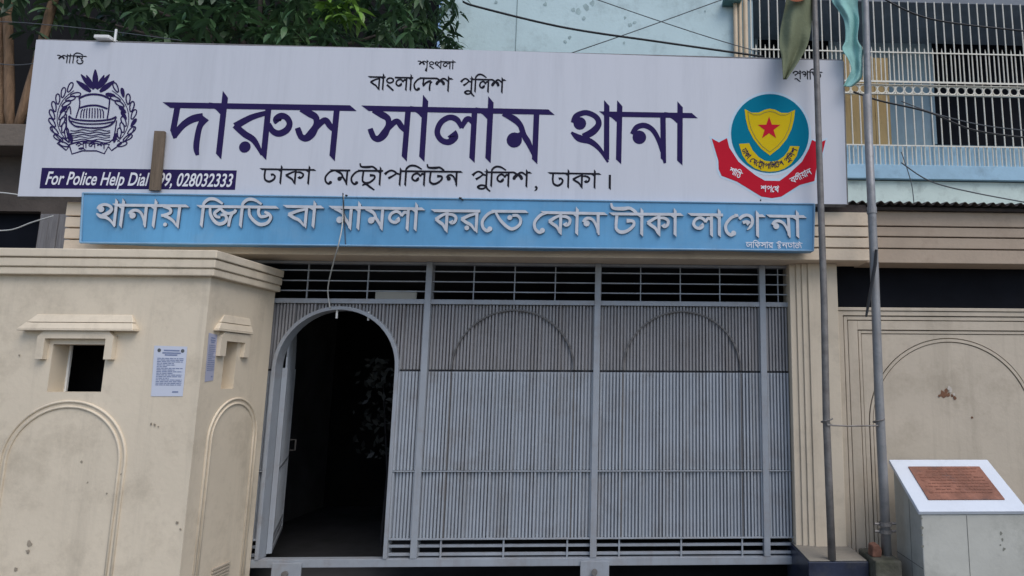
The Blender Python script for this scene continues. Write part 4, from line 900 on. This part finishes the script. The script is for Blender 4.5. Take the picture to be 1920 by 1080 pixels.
fl.build_split('damp_patch', mat('damp_patch', (.36,.47,.48), .95, .3, 12), bd, recalc=False)
b = MB(); x0 = PX(1345, 90, YP); 
# ================================================================== DARK SHED AND TREE ON THE LEFT
YS = 1.2
sd = thing('shed', 'dark weathered shed with concrete ledge and black window behind the banner left end', 'shed', (-7, 2, 0))
sx0, sx1 = PX(-160, 400, YS), PX(420, 400, YS)
zl1, zl0 = PZ(30, 252, YS), PZ(30, 292, YS)
b = MB(); b.box(sx0, sx1, YS-.28, YS+1.6, zl0, zl1); b.build('ledge', SHEDC, sd, .01)
wx0, wx1, wz1, wz0 = PX(-90,430,YS), PX(72,430,YS), PZ(40,396,YS), PZ(40,480,YS)
b = MB(); b.box(sx0, wx0, YS, YS+.15, 0, zl0-.001); b.box(wx1, sx1, YS, YS+.15, 0, zl0-.001); b.box(wx0, wx1, YS, YS+.15, wz1, zl0-.001); b.box(wx0, wx1, YS, YS+.15, 0, wz0); b.build('wall', SHEDW, sd)
b = MB(); b.box(wx0, wx1, YS+.10, YS+.12, wz0, wz1); b.build('window', BLACKG, sd)
b = MB(); x = wx1+.02
for k in range(5): b.box(x, x+.085, YS-.02-.004*(k % 2), YS-.001, 0, PZ(90, 402, YS)); x += .09
b.build('planking', SHEDG, sd, .003)
b = MB(); b.box(-16, sx1+1.2, YS+2.2, YS+2.3, 0, 9.5); b.build('backdrop_wall', mat('leaf_shade_black', (.016,.016,.017), .95, .3, 2, spec=.05), sd)  # added backdrop wall; its near-black colour stands in for shade among the leaves
# bare poles
def wpole(label, a, c, r):
    b = MB(); n_ = 7; pts = [P(a[0]+(c[0]-a[0])*t/n_+random.uniform(-1.5,1.5), a[1]+(c[1]-a[1])*t/n_, YS-.1) for t in range(n_+1)]
    pts[0].z = zl1
    b.tube(pts, [r*random.uniform(.9,1.1) for _ in pts], 9); o = b.build('tree_stem', BARK, None, smooth=True); tag(o, label, 'tree stem', 'bare stems on the shed ledge')
wpole('bare brown tree stem at the far left edge, partly cut off', (-2,256), (-4,-70), .04)
wpole('upright tan tree stem standing on the shed ledge', (20,256), (13,-70), .042)
wpole('slanting tan tree stem leaning right behind the banner corner', (29,254), (118,-60), .036)

# mango tree
tree = thing('mango_tree', 'dense dark green mango tree with long drooping leaves above the banner', 'tree', (-4.2, 1.75, 0))
rt_ = random.Random(21)
tb = MB(); tb.tube([(-4.2,1.75,0),(-4.15,1.75,2.2),(-4.25,1.7,4.0),(-4.2,1.75,5.2)], [.17,.14,.12,.09], 10); tb.build('trunk', BARK, tree, smooth=True)
lb_ = MB(); tips = []
cxa, cxb = PX(62, 40, 1.4), PX(832, 40, 1.4)
zlow = PZ(450, 112, 1.4)
for k in range(16):
    x = cxa+(cxb-cxa)*(k+.5)/16+rt_.uniform(-.1,.1); y = rt_.uniform(.9, 2.3); z = rt_.uniform(5.3, 6.6)
    st_ = Vector((-4.2,1.75,rt_.uniform(4.2,5.1))); mid = st_.lerp(Vector((x,y,z)), .5)+Vector((0,0,.25)); lb_.tube([st_, mid, (x,y,z)], [.035,.022,.010], 6)
lb_.build('limbs', SHEDW, tree, smooth=True)
lv = MB()
def leaf(base, d, l_, wd, tint, droop):
    d = d.normalized(); sidev = d.cross(Vector((0,0,1)))
    if sidev.length < .05: sidev = Vector((1,0,0))
    sidev.normalize(); up_ = sidev.cross(d); rollv = rt_.uniform(-.7,.7); sidev = sidev*cos(rollv)+up_*sin(rollv)
    pts = []; p = Vector(base); dd = d.copy(); N_ = 4
    for i in range(N_+1):
        t = i/N_; h = wd*(.12, .8, 1.0, .68, .0)[i]; fold = .22*h
        pts.append((p-sidev*h+Vector((0,0,fold)), p.copy(), p+sidev*h+Vector((0,0,fold))))
        p = p+dd*(l_/N_); dd = (dd+Vector((0,0,-droop))).normalized()
    vs_ = [q for tri in pts for q in tri]; fs_ = []
    for i in range(N_):
        a = i*3; fs_ += [(a,a+1,a+4,a+3),(a+1,a+2,a+5,a+4)]
    lv.add(vs_, fs_, tint)
def rosette(c, n_, l_, tint):
    for i in range(n_):
        a = 2*pi*i/n_+rt_.uniform(-.4,.4); e_ = rt_.uniform(-1.1,.45); tv = rt_.uniform(.65,1.35)
        leaf(Vector(c)+Vector((rt_.uniform(-.04,.04),rt_.uniform(-.04,.04),rt_.uniform(-.06,.06))), Vector((cos(a)*cos(e_), sin(a)*cos(e_), sin(e_))), l_*rt_.uniform(.65,1.15), l_*.115, tuple(q*tv for q in tint), rt_.uniform(.12,.4))
OLD = [(.055,.105,.05),(.07,.13,.058),(.048,.09,.052),(.088,.155,.062)]
def edge_ok(x, z, y):
    return True
cnt = 0
while cnt < 620:
    x = rt_.uniform(cxa, cxb); z = rt_.uniform(zlow-.35, zlow+2.0); y = rt_.uniform(.75, 2.6)
    t = (x-cxa)/(cxb-cxa); lowlim = zlow-.05+.12*sin(x*3.1)+.10*sin(x*7.7)+(.0 if y < 1.6 else -.3)
    if t > .93 and z > zlow+.8+(1-t)*9: continue
    if z < lowlim or (sin(x*5.1+z*3)*sin(z*4.3+y*2.5) > .55 and y < 1.5): continue
    rosette((x,y,z), rt_.randint(8,12), rt_.uniform(.18,.25), rt_.choice(OLD)); cnt += 1
for k in range(9):                                      # flush of young bright leaves
    p = P(rt_.uniform(605,668), rt_.uniform(-6,34), .72); rosette(p, 7, .2, (.16,.30,.05))
for k in range(26):
    p = P(rt_.uniform(250,760), rt_.uniform(0,75), rt_.uniform(.65,.85)); rosette(p, 8, .23, (.06,.125,.05))
for k in range(12):                                     # thin sprays at the right edge of the crown
    p = P(rt_.uniform(825,862), rt_.uniform(-10,95), rt_.uniform(.9,1.5)); rosette(p, 6, .17, (.035,.075,.035))
lv.build('crown', LEAF, tree, recalc=False)

# ================================================================== CABLES
def cable(label, pts, r, m_, sag=0):
    q = [P(x, y, Y) for x, y, Y in pts]; q = [Vector(p) for p in spline([tuple(p) for p in q], 10)]
    b = MB(); b.tube(q, r, 6); return tag(b.build('cable', m_, None, smooth=True), label, 'cable', 'overhead cables')
cable('thick black cable crossing the pale blue wall from the mango tree', [(868,3,1.0),(900,14,1.0),(1060,52,1.1),(1240,79,1.2),(1430,106,1.3)], .011, CABLE)
cable('thin dark cable rising to the right across the pale blue wall', [(1070,100,1.2),(1200,55,1.3),(1352,0,1.4),(1380,-10,1.4)], .005, CABLE_G)
cable('thin grey cable slanting down right across the upper pale blue wall', [(1110,-4,1.4),(1220,34,1.4),(1330,70,1.4),(1425,98,1.4)], .005, CABLE_G)
cable('black cable in front of the upper balcony bars at the right edge', [(1650,-6,1.6),(1720,28,1.6),(1800,45,1.6),(1960,62,1.6)], .010, CABLE)
cable('black cable slanting across the lower balcony bars under the ring band', [(1600,172,1.5),(1650,189,1.5),(1740,210,1.5),(1830,245,1.5),(1960,262,1.5)], .010, CABLE)
cable('thin black cable across the middle of the lower balcony bars', [(1690,190,1.8),(1760,215,1.8),(1850,236,1.8),(1960,248,1.8)], .006, CABLE_G)
cable('thin dark cable running down right over the blue balcony slab', [(1690,305,1.5),(1745,340,1.5),(1830,362,1.5),(1960,386,1.5)], .007, CABLE_G)
cable('thin dark cable hanging from the balcony bars to the tin roof', [(1690,285,1.5),(1702,320,1.5),(1710,350,1.5),(1714,384,1.5)], .005, CABLE_G)
cable('thin white cable sagging across the dark shed window', [(-30,432,.9),(20,431,.9),(60,417,.9),(100,405,.9)], .006, CABLE_W)
cable('white cable running into the left edge of the banner', [(-30,359,.6),(10,362,.6),(40,366,.6)], .006, CABLE_W)
cable('thin grey wire strung before the tree stems, upper one', [(-20,40,.5),(60,44,.5),(200,58,.5),(340,76,.4)], .004, CABLE_G)
cable('thin grey wire strung before the tree stems, lower one', [(-20,118,.6),(30,122,.6),(72,118,.6)], .004, CABLE_G)
b = MB(); q = spline([tuple(P(x, y, Y)) for x, y, Y in ((644,366,-.445),(642,420,-.445),(634,462,-.44),(626,490,-.3),(615,540,-.1),(619,578,-.055))], 8); b.tube(q, .0045, 6)
tag(b.build('hanging_wire', CABLE_W, None, smooth=True), 'pale wire hanging from the blue sign to the arched wicket frame', 'wire')
b = MB(); q = spline([tuple(P(x, y, YB-.028)) for x, y in ((643,362),(644,385),(646,418))], 8); b.tube(q, .004, 6); tag(b.build('hanging_wire', CABLE, None), 'short black wire dangling over the letters of the blue sign', 'wire')

# ================================================================== SEEN THROUGH THE GATE
b = MB(); p0, p1 = P(703, 566, .42), P(781, 545, .42); b.box(p0.x, p1.x, .42, .44, p0.z, p1.z); o = b.build('board', WHITE, None); tag(o, 'white board hung inside the passage, seen through the bars above the wicket', 'board')
rs = random.Random(3); mm = MB()
for k in range(150):
    t_ = rs.random()**1.6; g_ = rs.uniform(.1,1.0); c_ = P(rs.gauss(712,14+10*t_), 676+t_*190, rs.uniform(1.2,1.7)); a = rs.uniform(0, 6.3); l_ = rs.uniform(.04,.09); d = Vector((cos(a), rs.uniform(-.4,.4), sin(a)))*l_; s_ = d.cross(Vector((0,1,0))).normalized()*l_*.25
    mm.add([c_, c_+d*.5+s_, c_+d, c_+d*.5-s_], [(0,1,2,3)], tuple(q*g_*(1-.5*t_) for q in (.11,.125,.12)))
sb = thing('shrub', 'pale leafy shrub standing in the dark passage beyond the wicket', 'shrub', (PX(715,1000,1.4), 1.4, .02))
mm.build('leaves', LEAF, sb, recalc=False); mm = MB(); p = P(718, 705, 1.4)
mm.tube([(sb.location.x,1.4,.02), (sb.location.x+.02,1.4,.7), tuple(p)], [.012,.010,.005], 6); mm.build('stem', DARK, sb)
